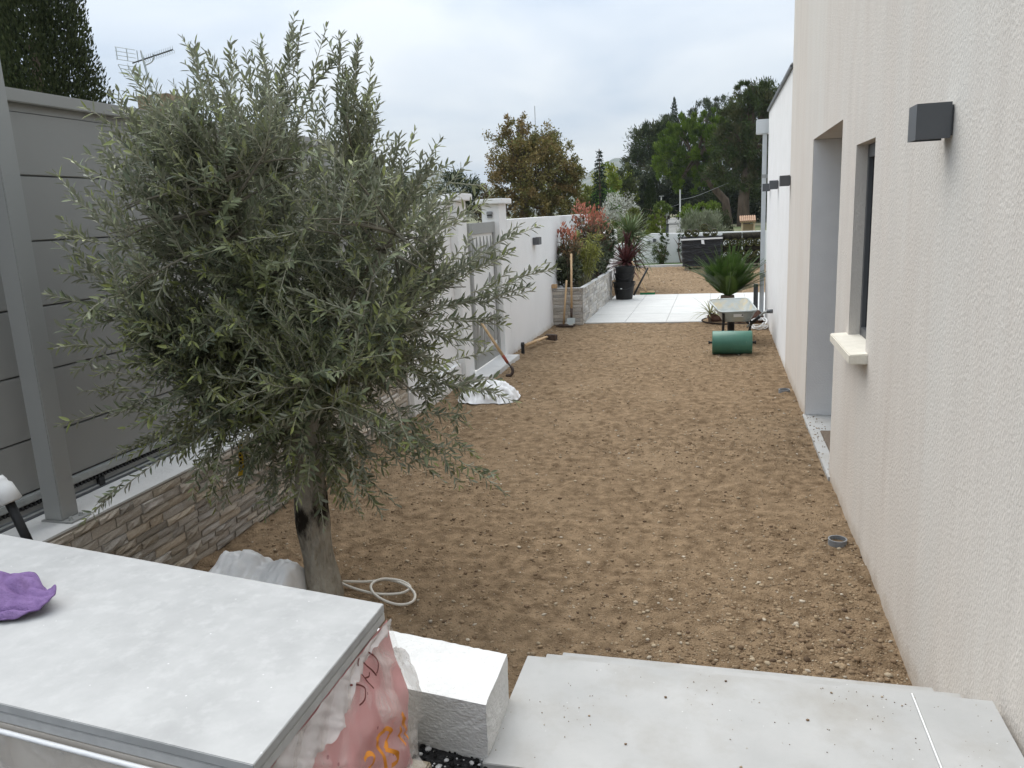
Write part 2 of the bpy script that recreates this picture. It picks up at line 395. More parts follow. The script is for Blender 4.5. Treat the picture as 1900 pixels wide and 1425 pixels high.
def leaves(P, D, Nn, Ln, Wd, fold=.25, bend=.15):
    """folded, bent leaf blades; returns V, faces"""
    n = len(P)
    D = norm(D); S = norm(np.cross(D, Nn)); U = np.cross(S, D)
    L = Ln[:, None]; W = Wd[:, None] / 2
    def pt(t, s, up): return P + D * L * t + S * W * s + U * (up * W - bend * L * t * t)
    q = [pt(0, 0, 0), pt(.35, -1, fold), pt(.35, 0, -fold), pt(.35, 1, fold), pt(.72, -.8, fold), pt(.72, 0, -fold), pt(.72, .8, fold), pt(1, 0, 0)]
    V = np.stack(q, 1).reshape(-1, 3)
    b = (np.arange(n) * 8)[:, None]
    T = np.concatenate([b + np.array(t) for t in ((0, 2, 1), (0, 3, 2), (4, 5, 7), (5, 6, 7))])
    Q = np.concatenate([b + np.array(t) for t in ((1, 2, 5, 4), (2, 3, 6, 5))])
    return V, [T, Q]
def diamonds(P, D, Nn, Ln, Wd):
    n = len(P); D = norm(D); S = norm(np.cross(D, Nn)); L = Ln[:, None]; W = Wd[:, None] / 2
    V = np.stack([P, P + D * L * .5 - S * W, P + D * L, P + D * L * .5 + S * W], 1).reshape(-1, 3)
    return V, [(np.arange(n) * 4)[:, None] + np.array((0, 1, 2, 3))]
def rdir(n): return norm(rng.normal(size=(n, 3)))

# ================================================================== LARGE STRUCTURE
# ---- ground sheet to the horizon, road, hills
def sheet(name, xs, ys, z, mat, kind='structure'):
    o = MB().add([(xs[0], ys[0], z), (xs[1], ys[0], z), (xs[1], ys[1], z), (xs[0], ys[1], z)], [(0, 1, 2, 3)]).build(name, mat)
    return tag(o, kind=kind)
sheet('ground', (-2500, 2500), (-300, 2600), -.10, m_ground)
mb = MB(); mb.add([(-4.4, 55, -.05), (-1.6, 55, -.05), (-4.6, 135, -.05), (-8.2, 135, -.05)], [(0, 1, 2, 3)])
tag(mb.build('road', m_road), kind='structure')

def hill():
    prof = [(-1100, 40), (-900, 60), (-760, 58), (-658, 72), (-588, 90), (-542, 94), (-488, 85), (-456, 70), (-419, 52), (-328, 50), (-246, 67), (-225, 79), (-175, 92), (-146, 78), (-107, 58), (0, 50), (150, 60), (400, 40)]
    xs = np.linspace(-1100, 400, 260); px = [p[0] for p in prof]; pz = [p[1] for p in prof]
    zt = np.interp(xs, px, pz)
    zt = zt + vnoise(xs, xs * 0, 22, 3) * 7 + vnoise(xs, xs * 0, 8, 4) * 3
    rows = 16; V = []
    for j in range(rows):
        t = j / (rows - 1)
        yy = 1150 + 350 * t + vnoise(xs, xs * 0 + j * 13.0, 30, 5) * 30 * (1 - t)
        zz = -1 + (zt + 1) * (t ** .8) * (1 + vnoise(xs, xs * 0 + j * 40., 40, 6) * .25 * (1 - t))
        V.append(np.stack([xs, yy, zz], 1))
    V.append(np.stack([xs, xs * 0 + 1900, xs * 0 - 1], 1)); rows += 1
    V = np.concatenate(V); n = len(xs)
    i = (np.arange(rows - 1)[:, None] * n + np.arange(n - 1)[None]).ravel()
    return tag(npmesh('hills', V, [np.stack([i, i + 1, i + n + 1, i + n], 1)], m_hill, smooth=True), kind='structure')
hill()

# ---- soil
def soil(name, x0, x1, y0, y1, nx, ny, amp, seed):
    ys = y0 * (y1 / y0) ** np.linspace(0, 1, ny); xs = np.linspace(x0, x1, nx)
    X, Y = np.meshgrid(xs, ys)
    Z = (vnoise(X, Y, .9, seed) * .035 + vnoise(X, Y, .33, seed + 1) * .03 + vnoise(X, Y, .12, seed + 2) * .022
         + vnoise(X, Y, .05, seed + 3) * .014 + vnoise(X, Y, .022, seed + 4) * .008) * amp
    clod = np.clip(vnoise(X, Y, .10, seed + 7) - .22, 0, 1) * .10 * amp
    Z = Z + clod - .004
    V = np.stack([X, Y, Z], -1).reshape(-1, 3)
    i = (np.arange(ny - 1)[:, None] * nx + np.arange(nx - 1)[None]).ravel()
    o = npmesh(name, V, [np.stack([i, i + 1, i + nx + 1, i + nx], 1)], m_soil, smooth=True)
    tag(o, kind='structure')
    return lambda x, y: None
soil('soil', -2.75, .70, 1.52, 11.97, 430, 800, .68, 21)
soil('far_soil', -2.7, 5.0, 15.86, 23.55, 260, 220, .6, 51)

ICO = None
def pebbles(name, P, S, label=None):
    global ICO
    bm = bmesh.new(); bmesh.ops.create_icosphere(bm, subdivisions=1, radius=1)
    bv = np.array([v.co for v in bm.verts]); bf = np.array([[v.index for v in f.verts] for f in bm.faces]); bm.free()
    n = len(P); k = len(bv)
    jit = 1 + rng.uniform(-.28, .28, (n, k, 1))
    sc = S[:, None, None] * rng.uniform((.75, .75, .45), (1.3, 1.3, .8), (n, 3))[:, None, :]
    a = rng.uniform(0, 2 * PI, n); ca, sa = np.cos(a)[:, None], np.sin(a)[:, None]
    v = bv[None] * jit * sc
    x = v[..., 0] * ca - v[..., 1] * sa; y = v[..., 0] * sa + v[..., 1] * ca
    V = np.stack([x, y, v[..., 2]], -1) + P[:, None, :]
    pal = np.array([(.31, .235, .155), (.25, .18, .115), (.18, .125, .08), (.38, .31, .22), (.28, .205, .13), (.44, .38, .30), (.13, .09, .06), (.21, .145, .09)])
    c = pal[rng.choice(len(pal), n, p=[.17, .19, .15, .12, .15, .06, .07, .09])] * rng.uniform(.8, 1.2, (n, 1))
    F = (np.arange(n) * k)[:, None, None] + bf[None]
    o = npmesh(name, V.reshape(-1, 3), [F.reshape(-1, 3)], m_peb, col=np.repeat(c, k, 0))
    return tag(o, kind='stuff')
def soilz(x, y, seed=21, amp=.68):
    return (vnoise(x, y, .9, seed) * .035 + vnoise(x, y, .33, seed + 1) * .03 + vnoise(x, y, .12, seed + 2) * .022
            + vnoise(x, y, .05, seed + 3) * .014) * amp + np.clip(vnoise(x, y, .10, seed + 7) - .22, 0, 1) * .10 * amp - .004
n = 98000
y = 1.9 * (11.9 / 1.9) ** (rng.uniform(0, 1, n) ** 1.15); x = rng.uniform(-2.55, .68, n)
dens = .66 + vnoise(x, y, .8, 91) * .9 + np.exp(-((x - .35) ** 2 / .25 + (y - 2.7) ** 2 / .6)) * .9 + .35 * np.exp(-(.69 - x) / .12)
keep = (rng.uniform(0, 1, n) < np.clip(dens, .12, 1))
x, y = x[keep], y[keep]
s = .0020 + .0034 * rng.pareto(2.4, len(x)); s = np.minimum(s, .015) * (.72 + .3 * np.exp(-((x - .4) ** 2 / .2 + (y - 2.6) ** 2 / .5)))
pebbles('gravel', np.stack([x, y, soilz(x, y) + s * .15], 1), s)
n = 5000
y = rng.uniform(15.95, 23.4, n); x = rng.uniform(-2.3, 2.5, n); s = .006 + .006 * rng.pareto(3, n); s = np.minimum(s, .03)
pebbles('far_gravel', np.stack([x, y, soilz(x, y, 51)], 1), s)

# ---- upper platform with the landing and steps
o = MB().box(-8, 6, -8, 1.50, -.1, .456).box(-2.6, -.53, 1.502, 1.66, -.1, .456).build('upper_platform', m_bitumen); tag(o, kind='structure')
nb = 1500
x = rng.uniform(-1.0, -.2, nb); y = rng.uniform(1.1, 1.60, nb); s = rng.uniform(.002, .008, nb)
bm_ = pebbles('black_gravel', np.stack([x, y, s * .3 + .457], 1), s)
cc = np.repeat(np.where(rng.uniform(0, 1, (nb, 1)) < .22, .5, .018) * np.ones((1, 3)), 12, 0)
arr = np.ones((len(cc), 4), np.float32); arr[:, :3] = cc; bm_.data.color_attributes['col'].data.foreach_set('color', arr.ravel())
st = bpy.data.objects.new('garden_steps', None); link(st, None, (.08, 1.5, 0))
tag(st, 'grey tiled garden steps going down from the landing to the soil', 'steps')
MB().box(-.512, .672, 1.512, 1.955, .0, .448).build('landing_core', m_white, st)
MB().box(-.512, .672, 1.955, 2.215, .0, .298).build('step_core', m_white, st)
MB().box(-.512, .672, 2.215, 2.475, .0, .148).build('step_core', m_white, st)
MB().box(-.515, .482, 1.505, 1.962, .450, .470).build('tile', m_step, st, bevel=.0015)
MB().box(.487, .668, 1.505, 1.962, .450, .4705).build('tile', m_step, st, bevel=.0015)
MB().box(.4825, .4865, 1.506, 1.959, .452, .4712).build('grout_joint', m_whitep, st)
MB().box(-.519, .672, 1.957, 2.222, .300, .320).build('tile', m_step, st, bevel=.0015)
MB().box(-.520, .672, 2.217, 2.482, .150, .170).build('tile', m_step, st, bevel=.0015)
crumbs = [(.03, 1.93), (-.12, 1.83), (.29, 1.925), (.22, 1.80), (.41, 1.93), (-.2, 1.63), (.06, 1.60), (.45, 1.90), (-.3, 1.72)]
pebbles('soil_crumbs', np.array([(a, b, .4715) for a, b in crumbs]), rng.uniform(.0018, .0042, len(crumbs)))

nd = 420; x = rng.uniform(-.5, .66, nd); y = rng.uniform(1.52, 1.955, nd); k_ = rng.uniform(0, 1, nd) < .35 + vnoise(x, y, .16, 64) + .5 * np.exp(-(1.96 - y) / .05)
pebbles('dirt_specks', np.stack([x, y, np.full(nd, .4712)], 1)[k_], rng.uniform(.0006, .0017, nd)[k_])
# ---- house on the right
HX = .687
house = thing('house', (HX, 5.5, 0), 'house with beige scraped render and a white end section along the garden', 'house')
wb = MB()
for (y0, y1, z0, z1) in ((-6, 4.0, -.1, 3.8), (4.0, 4.52, -.1, .93), (4.0, 4.52, 1.966, 3.8), (4.52, 5.03, -.1, 3.8), (5.03, 6.505, 2.143, 3.8), (6.505, 8.46, -.1, 3.8)):
    wb.box(HX, HX + .42, y0, y1, z0, z1)
wb.box(HX + .42, HX + 7, -6, -5.6, -.1, 3.8); wb.box(HX + .42, HX + 7, 8.05, 8.46, -.1, 3.8)
wb.build('wall', m_house, house)
MB().box(HX - .03, HX + 7, -6.05, 8.50, 3.8, 3.86).build('roof', m_white, house)
# white end section
ww = MB(); ww.box(HX + .001, HX + 6, 8.463, 12.26, -.1, 1.955); ww.box(HX + .003, HX + 6, 8.463, 12.26, 1.963, 2.955); ww.box(HX + .010, HX + 5.9, 8.463, 12.25, 1.955, 1.963)
ww.build('white_wall', m_white, house)
MB().box(HX - .025, HX + 6, 8.463, 12.285, 2.957, 2.985).build('roof_edge', m_anth, house)
MB().box(HX - .015, HX + .3, 8.463, 12.275, 2.985, 3.000).build('roof_flashing', m_alu, house)
# door recess
dr = MB(); dr.box(HX + .005, HX + .415, 6.500, 6.504, .02, 2.14); dr.build('door_jamb', m_jamb, house)
MB().box(HX + .40, HX + .45, 5.035, 6.50, .02, 2.14).build('door', m_anth, house)
MB().box(HX - .012, HX + .40, 4.97, 6.53, -.05, .018).build('door_threshold', m_step, house, bevel=.003)
# window
win = bpy.data.objects.new('window', None); link(win, house, (.12, -1.24, 1.4))
wf = MB(); fx = HX + .055
wf.box(fx, fx + .05, 4.003, 4.045, .98, 1.964); wf.box(fx, fx + .05, 4.475, 4.517, .98, 1.964); wf.box(fx, fx + .05, 4.045, 4.475, 1.90, 1.964); wf.box(fx, fx + .05, 4.045, 4.475, .985, 1.03)
wf.build('frame', m_anth, win, bevel=.003)
MB().box(fx + .02, fx + .028, 4.045, 4.475, 1.03, 1.90).build('pane', m_glass, win)
sb = MB(); sb.hexa([(HX - .082, 3.93, .932), (HX + .16, 3.93, .932), (HX + .16, 4.60, .932), (HX - .082, 4.60, .932)],
                   [(HX - .082, 3.93, .978), (HX + .16, 3.93, .99), (HX + .16, 4.60, .99), (HX - .082, 4.60, .978)])
sb.build('window_sill', m_sill, house, bevel=.004)
# gutter outlet box and downpipe
MB().box(.525, .72, 12.30, 12.46, 2.665, 2.865).build('gutter_box', m_whitem, house, bevel=.006)
MB().box(.615, .675, 12.33, 12.40, .0, 2.665).build('downpipe', m_whitem, house, bevel=.01)
for z in (.62, 2.05): MB().box(.612, .69, 12.325, 12.405, z, z + .05).build('pipe_bracket', m_alu, house)
MB().box(HX + .02, HX + .1, 12.27, 12.30, 0, 2.9).build('corner_trim', m_whitep, house)
# doormat, soil crumbs on the threshold
o = MB().box(HX + .06, HX + .36, 5.1, 6.0, .019, .031).build('doormat', m_mat, bevel=.004); tag(o, 'brown doormat lying on the white door threshold', 'doormat')
n = 110; x = HX + rng.uniform(-.01, .13, n); y = rng.uniform(5.0, 6.5, n); s = rng.uniform(.002, .007, n)
pebbles('threshold_crumbs', np.stack([x, y, .018 + s * .3], 1), s)

def wall_lamp(x, y, z, d, w, h, side, label, group):
    """box lamp on a wall facing -x (side=-1) or +x (side=1): d deep, w along the wall"""
    t = thing('wall_lamp', (x, y, z), label, 'wall lamp', group)
    b = MB(); a0, a1 = (x - d, x - .008) if side < 0 else (x + .008, x + d)
    th = .004
    b.box(a0, a1, y - w / 2, y - w / 2 + th, z - h / 2, z + h / 2); b.box(a0, a1, y + w / 2 - th, y + w / 2, z - h / 2, z + h / 2)
    xo = (a0, a0 + th) if side < 0 else (a1 - th, a1)
    b.box(*xo, y - w / 2 + th, y + w / 2 - th, z - h / 2, z + h / 2)
    b.build('shade', m_anth, t)
    MB().box(min(x, x + side * .008), max(x, x + side * .008), y - w / 2 + .01, y + w / 2 - .01, z - h / 2 + .008, z + h / 2 - .008).build('back_plate', m_anth, t)
    b2 = MB(); b2.box(a0 + th + .001, a1 - .001, y - w / 2 + th + .001, y + w / 2 - th - .001, z + h / 2 - .012, z + h / 2 - .004); b2.build('diffuser', m_alu, t)
    return t
G = 'box lamps on the house wall'
wall_lamp(HX, 2.79, 1.918, .105, .105, .105, -1, 'large dark grey box lamp high on the beige wall near the window', G)
wall_lamp(HX, 8.42, 1.90, .10, .105, .10, -1, 'dark grey box lamp at the far edge of the beige wall', G)
wall_lamp(HX, 10.07, 1.90, .10, .105, .10, -1, 'middle dark grey box lamp on the white house section', G)
wall_lamp(HX, 11.60, 1.90, .10, .105, .10, -1, 'dark grey box lamp beside the white downpipe', G)

# pipe stubs in the soil
def stub(x, y, r, label):
    t = MB(); t.lathe([(r, -.15), (r, .035), (r * .86, .035), (r * .86, -.10), (.001, -.10)], (x, y, 0), 28, cap=False)
    o = t.build('pipe_stub', m_pvc, smooth=False); tag(o, label, 'pipe', 'grey pipe ends sticking out of the soil')
stub(.595, 3.965, .045, 'grey pipe end poking out of the soil near the steps')
stub(.597, 7.35, .05, 'grey pipe end in the soil beyond the door recess')

# ---- left boundary: stone retaining wall
def stonemeshes(k, mat):
    ms = []
    for i in range(k):
        r = random.Random(100 + i); nx, nz = 4, 3; v = []; f = []
        for a in range(nx + 1):
            for b in range(nz + 1):
                edge = (a in (0, nx)) or (b in (0, nz))
                v.append(((.55 if edge else .85) + r.uniform(-.3, .2), a / nx, b / nz))
        for a in range(nx):
            for b in range(nz):
                i0 = a * (nz + 1) + b; f += [(i0, i0 + nz + 1, i0 + nz + 2), (i0, i0 + nz + 2, i0 + 1)]
        b0 = len(v); v += [(0, 0, 0), (0, 1, 0), (0, 1, 1), (0, 0, 1)]
        f += [(0, b0, b0 + 1, nx * (nz + 1)), (nz, nx * (nz + 1) + nz, b0 + 2, b0 + 3), (0, nz, b0 + 3, b0), (nx * (nz + 1), b0 + 1, b0 + 2, nx * (nz + 1) + nz)]
        me = bpy.data.meshes.new('stone'); me.from_pydata(v, [], f); me.materials.append(mat)
        bm = bmesh.new(); bm.from_mesh(me); bmesh.ops.recalc_face_normals(bm, faces=bm.faces); bm.to_mesh(me); bm.free()
        ms.append(me)
    return ms
SM1 = stonemeshes(14, m_stone); SM2 = stonemeshes(12, m_stone2)
def courses(parent, meshes, origin, along, out, length, height, ch, l0, l1, proud, limit=300):
    """cladding strips laid in courses; along/out are unit vectors in plan"""
    base = worigin(parent); k = 0; z = 0; rot = math.atan2(out[1], out[0]); handed = along[0] * (-out[1]) + along[1] * out[0]
    row = 0
    while z < height - .005:
        h = min(ch * random.uniform(.85, 1.15), height - z); u = -random.uniform(0, l0) * (row % 2); row += 1
        while u < length - .004:
            l = random.uniform(l0, l1); a = max(u, 0); b = min(u + l, length); u += l
            if b - a < .012: continue
            o = bpy.data.objects.new('stone', random.choice(meshes)); COL.objects.link(o); o.parent = parent
            st_ = a if handed > 0 else b
            p = Vector((origin[0] + along[0] * st_, origin[1] + along[1] * st_, origin[2] + z)) - base
            o.location = p; o.rotation_euler = (0, 0, rot); o.scale = (random.uniform(*proud), b - a - .003, h - .003); k += 1
        z += h
    return k
sw = thing('stone_wall', (-2.62, 4.0, 0), 'low retaining wall clad in brown split stone strips below the sliding gate', 'stone wall')
MB().box(-2.90, -2.615, -1.0, 6.25, -.1, .497).build('wall_core', m_mortar, sw)
nst = courses(sw, SM1, (-2.615, 1.55, .0), (0, 1), (1, 0), 4.68, .49, .043, .08, .24, (.008, .026))
MB().box(-3.6, -2.612, -1.0, 6.25, .4975, .507).build('coping', m_coping, sw)

# ---- sliding gate, its track and posts
GX = -2.90
gate = thing('sliding_gate', (GX, 4.2, .5), 'large grey aluminium sliding gate of wide horizontal boards', 'gate')
zs = [.61, .838, 1.118, 1.399, 1.683, 1.962, 2.228]
for a, b in zip(zs[:-1], zs[1:]):
    MB().box(GX - .035, GX, .6, 6.42, a + .003, b - .003).build('board', m_gate, gate, bevel=.003)
MB().box(GX - .025, GX - .012, .6, 6.42, .6, 2.23).build('board_core', m_anth, gate)
MB().box(GX - .06, GX + .028, .6, 6.44, 2.262, 2.318).build('top_rail', m_gatetop, gate, bevel=.004)
MB().box(GX - .045, GX - .004, .6, 6.44, 2.228, 2.262).build('top_channel', m_gate, gate)
MB().box(GX - .06, GX + .03, .6, 6.44, .575, .605).build('bottom_rail', m_alu, gate, bevel=.004)
MB().box(GX - .05, GX + .012, .6, 6.44, .53, .575).build('skirt_board', m_gate, gate)
rk = MB()
for k in range(240): rk.box(GX + .013, GX + .028, 1.2 + k * .022, 1.2 + k * .022 + .012, .556, .568)
tag(rk.build('toothed_rack', m_black, gate), kind='stuff')
for yy in (2.98, 3.62):
    MB().box(GX + .012, GX + .03, yy, yy + .035, .515, .555).build('rack_bracket', m_black, gate)
tr = thing('gate_track', (GX, 4.2, .507), 'steel floor track under the sliding gate', 'gate track')
MB().box(GX - .06, GX + .035, .0, 6.24, .5075, .513).build('track_plate', m_anth, tr)
MB().tube([(GX + .02, .0, .518), (GX + .02, 6.24, .518)], .007, 8).build('track_bar', m_alu, tr)
gp = thing('gate_post', (-2.737, 2.607, .507), 'tall square grey guide post bolted in front of the sliding gate', 'post')
MB().box(-2.783, -2.690, 2.562, 2.653, .513, 2.425).build('tube', m_post, gp, bevel=.004)
MB().box(-2.785, -2.688, 2.560, 2.655, 2.426, 2.434).build('cap', m_gatetop, gp)
MB().box(-2.795, -2.635, 2.552, 2.663, .5072, .5145).build('base_plate', m_post, gp, bevel=.002)
for yy in (2.578, 2.635):
    MB().lathe([(.012, 0), (.012, .004), (.0075, .0045), (.0075, .013), (.001, .014)], (-2.662, yy, .5146), 10).build('bolt', m_alu, gp)
ep = thing('end_post', (GX - .05, 6.5, 0), 'grey end post at the far end of the sliding gate', 'post')
MB().box(GX - .11, GX + .02, 6.46, 6.58, -.1, 2.28).build('tube', m_post, ep, bevel=.004)
MB().box(GX - .12, GX + .03, 6.45, 6.59, 2.281, 2.29).build('cap', m_gatetop, ep)

# ---- white walls and pedestrian gate on the left
lw = thing('garden_wall', (-2.6, 7.0, 0), 'white rendered garden wall between the sliding gate and the small gate', 'wall')
MB().box(-2.86, -2.60, 6.25, 7.62, -.1, 1.83).build('wall_body', m_whitewall, lw)
MB().box(-2.60, -2.56, 6.26, 7.60, -.1, .22).build('plinth', m_whitewall, lw)
lp = thing('gate_pillar', (-2.6, 7.78, 0), 'white gate pillar with a flat cap on the near side of the small gate', 'pillar', 'white pillars of the small gate')
MB().box(-2.80, -2.52, 7.625, 7.93, -.1, 1.86).build('shaft', m_whitewall, lp)
MB().box(-2.86, -2.46, 7.57, 7.985, 1.86, 1.93).build('cap', m_whitewall, lp, bevel=.008)
rp = thing('gate_pillar', (-2.55, 9.13, 0), 'white gate pillar with a flat cap and a grey keypad', 'pillar', 'white pillars of the small gate')
MB().box(-2.66, -2.452, 8.97, 9.30, -.1, 1.828).build('shaft', m_whitewall, rp, bevel=.003)
MB().box(-2.715, -2.395, 8.91, 9.36, 1.829, 1.89).build('cap', m_whitewall, rp, bevel=.008)
kp = thing('keypad', (-2.56, 8.96, 1.72), 'small grey keypad box on the white gate pillar', 'keypad')
MB().box(-2.595, -2.525, 8.94, 8.969, 1.71, 1.745).build('hood', m_rose, kp, bevel=.006)
MB().box(-2.59, -2.53, 8.95, 8.969, 1.675, 1.709).build('key_panel', m_rose, kp)
MB().box(-2.592, -2.528, 8.945, 8.95, 1.698, 1.709).build('shade_strip', m_black, kp)  # solid black strip standing in for the hood's shade on the key panel
pg = thing('pedestrian_gate', (-2.5, 8.45, .08), 'small grey garden gate with a white leaf cutout panel', 'gate')
px = -2.50
MB().box(px - .04, px, 7.95, 8.02, .08, 1.63).build('stile', m_post, pg, bevel=.003)
MB().box(px - .04, px, 8.87, 8.945, .08, 1.63).build('stile', m_post, pg, bevel=.003)
MB().box(px - .04, px, 8.02, 8.87, 1.51, 1.63).build('rail', m_post, pg, bevel=.003)
MB().box(px - .04, px, 8.02, 8.87, .08, .22).build('rail', m_post, pg, bevel=.003)
MB().box(px - .03, px - .02, 8.02, 8.87, .22, 1.51).build('white_sheet', m_whitep, pg)
rr = random.Random(3)
for (z0, z1) in ((.25, .62), (1.12, 1.48)):
    for i in range(6):
        ya = 8.04 + i * .137; yb = ya + .115; sk = rr.uniform(.0, .12)
        MB().add([(px - .019, ya, z0 + sk), (px - .019, yb, z0 + rr.uniform(0, .05)), (px - .019, yb, z1 - rr.uniform(.05, .2)), (px - .019, (ya + yb) / 2, z1),
                  (px - .011, ya, z0 + sk), (px - .011, yb, z0 + .02), (px - .011, yb, z1 - .12), (px - .011, (ya + yb) / 2, z1)],
                 [(4, 5, 6, 7), (0, 1, 5, 4), (1, 2, 6, 5), (2, 3, 7, 6), (3, 0, 4, 7)]).build('leaf_cutout', m_post, pg)
for (ya, za) in ((8.3, .8), (8.62, .95), (8.5, .72)):
    MB().add([(px - .018, ya, za), (px - .018, ya + .14, za + .05), (px - .018, ya + .05, za + .12), (px - .011, ya, za), (px - .011, ya + .14, za + .05), (px - .011, ya + .05, za + .12)],
             [(3, 4, 5), (0, 1, 4, 3), (1, 2, 5, 4), (2, 0, 3, 5)]).build('leaf_cutout', m_post, pg)
o = MB().box(-2.9, -2.30, 7.75, 9.05, -.06, .05).build('gate_threshold', m_coping, bevel=.004); tag(o, 'pale threshold slab under the small grey gate', 'threshold')

rw = thing('garden_wall', (-2.6, 12, 0), 'white rendered garden wall behind the shrub bed with a box lamp', 'wall')
MB().box(-2.66, -2.452, 9.302, 12.50, -.1, 1.645).build('wall_body', m_whitewall, rw)
MB().box(-2.80, -2.56, 12.50, 16.2, -.1, 1.640).build('wall_body', m_whitewall, rw)
wall_lamp(-2.452, 10.72, 1.33, .09, .17, .10, 1, 'dark box lamp on the white garden wall right of the pillar', 'box lamps on the garden walls')
bw = thing('boundary_wall', (-2.6, 21, 0), 'low white boundary wall closing the far end of the garden', 'wall')
MB().box(-2.72, -2.50, 16.21, 19.6, -.1, 1.18).build('wall_body', m_whitewall, bw)
MB().box(-2.72, -2.42, 19.61, 19.9, -.1, 1.22).build('wall_end', m_whitewall, bw)
f = MB()
f.add([(-2.75, 24.9, -.1), (6, 24.9, -.1), (6, 24.9, .845), (-1.0, 24.9, .905), (-2.0, 24.9, .93), (-2.45, 24.9, .74), (-2.75, 24.9, .66),
       (-2.75, 25.1, -.1), (6, 25.1, -.1), (6, 25.1, .845), (-1.0, 25.1, .905), (-2.0, 25.1, .93), (-2.45, 25.1, .74), (-2.75, 25.1, .66)],
      [(6, 5, 4, 3, 2, 1, 0), (7, 8, 9, 10, 11, 12, 13)] + [(i, (i + 1) % 7, (i + 1) % 7 + 7, i + 7) for i in range(7)])
f.build('wall_body', m_whitewall, bw)
f = MB(); f.box(-3.6, -2.76, 24.9, 25.1, -.1, .66); f.box(-3.7, -3.61, 19.6, 25.1, -.1, .9); f.build('wall_body', m_whitewall, bw)
wall_lamp(-2.10, 24.89, .665, .09, .17, .10, 1, 'lower small dark box lamp on the far white wall', 'box lamps on the garden walls')
wall_lamp(-1.93, 24.89, .72, .09, .17, .10, 1, 'upper small dark box lamp on the far white wall', 'box lamps on the garden walls')
o = MB().box(-3.6, 4.5, 23.56, 23.68, -.1, .06).build('kerb', m_coping); tag(o, kind='structure')
sheet('lawn', (-3.6, 5), (23.68, 24.9), .02, m_grass)

# ---- terrace tiles
te = MB().box(-2.0, 3.6, 11.952, 15.85, -.1, -.005).build('terrace', m_mortar); tag(te, kind='structure')
xs = [-1.985 + .62 * i for i in range(10)]; ysr = [11.95, 12.90, 13.88, 14.86, 15.86]
for i in range(9):
    for j in range(4):
        MB().box(xs[i] + .002, xs[i + 1] - .002, ysr[j] + .002, ysr[j + 1] - .002, -.004, .016 + random.uniform(-.0008, .0008)).build('tile', m_terr, te, bevel=.0015)

# ---- planter
pl = thing('planter', (-2.2, 13.6, 0), 'raised planter clad in pale split stone along the white wall', 'planter')
MB().box(-2.45, -1.995, 11.865, 15.35, -.05, .44).build('planter_core', m_mortar, pl)
courses(pl, SM2, (-2.45, 11.865, 0.0), (1, 0), (0, -1), .455, .55, .05, .11, .26, (.010, .028))
courses(pl, SM2, (-1.995, 11.86, 0.0), (0, 1), (1, 0), 3.49, .55, .055, .14, .36, (.010, .026))
c = MB(); c.box(-2.45, -1.965, 11.845, 11.90, .552, .568); c.box(-2.03, -1.965, 11.90, 15.36, .552, .568)
c.build('coping', m_coping, pl, bevel=.003)
MB().box(-2.45, -1.996, 11.87, 15.35, .44, .50).build('planter_soil', m_mulch, pl)
o = MB().box(-2.452, -2.37, 11.80, 11.86, .568, .63).build('timber_block', m_sawn, bevel=.004); tag(o, 'small sawn timber block on the planter corner', 'timber block')

# ================================================================== OBJECTS NEAR THE CAMERA
# ---- stack of tiles
def quadslab(z0, z1, dx=0, dy=0, L=1.5):
    A = (-.659 + dx, 1.365 + dy); B = (-.652 + dx, .873 + dy)
    C = (A[0] - .987 * L, A[1] + .161 * L); D = (B[0] - .994 * L, B[1] + .105 * L)
    return MB().hexa([(*D, z0), (*B, z0), (*A, z0), (*C, z0)], [(*D, z1), (*B, z1), (*A, z1), (*C, z1)])
G = 'loose tiles on top of the pallet stack'
t = quadslab(.913, .930).build('porcelain_tile', m_tile, bevel=.0012); tag(t, 'topmost large pale grey tile lying on the stack, with the purple cloth', 'tile', G)
t = quadslab(.892, .911, -.001, .001).build('porcelain_tile', m_tileedge, bevel=.0012); tag(t, 'second large grey tile just under the topmost one of the stack', 'tile', G)
pack = thing('tile_pack', (-1.2, 1.2, .458), 'pallet load of tiles in pink cartons wrapped in stretch film', 'tile pack')
quadslab(.56, .890, -.022, .004).build('tile_cartons', m_cream, pack)
def sheetmesh(name, mat, fn, us, vs, parent):
    V = np.array([[fn(u, v) for v in vs] for u in us]).reshape(-1, 3); nv = len(vs)
    i = (np.arange(len(us) - 1)[:, None] * nv + np.arange(nv - 1)[None]).ravel()
    return npmesh(name, V, [np.stack([i, i + nv, i + nv + 1, i + 1], 1)], mat, parent, smooth=True)
def xc(y, z):
    t = min(max((.891 - z) / .16, 0), 1)
    n_ = float(vnoise(y * 1.3 + z * .5, z, .09, 5)) * .020 + float(vnoise(y, z, .03, 6)) * .004
    return -.658 + .030 * t * t * (3 - 2 * t) + n_ * t
sheetmesh('pink_carton', m_pink, lambda y, z: (xc(y, z), y, z), np.linspace(.86, 1.372, 90), np.linspace(.555, .8912, 60), pack)
def xf(y, z):
    t = min(max((.900 - z) / .16, 0), 1)
    fold = float(vnoise(z * 1.7 + y * .9, y * .35 - z * .2, .06, 15)) * .030 + float(vnoise(z * 1.5 + y * 1.1, y * .3, .022, 16)) * .008
    return xc(y, z) + .001 + .012 * t + abs(fold) * (.35 + .65 * t)
sheetmesh('stretch_film', m_stretch, lambda y, z: (xf(y, z), y, z), np.linspace(.86, 1.380, 160), np.linspace(.545, .8914, 110), pack)
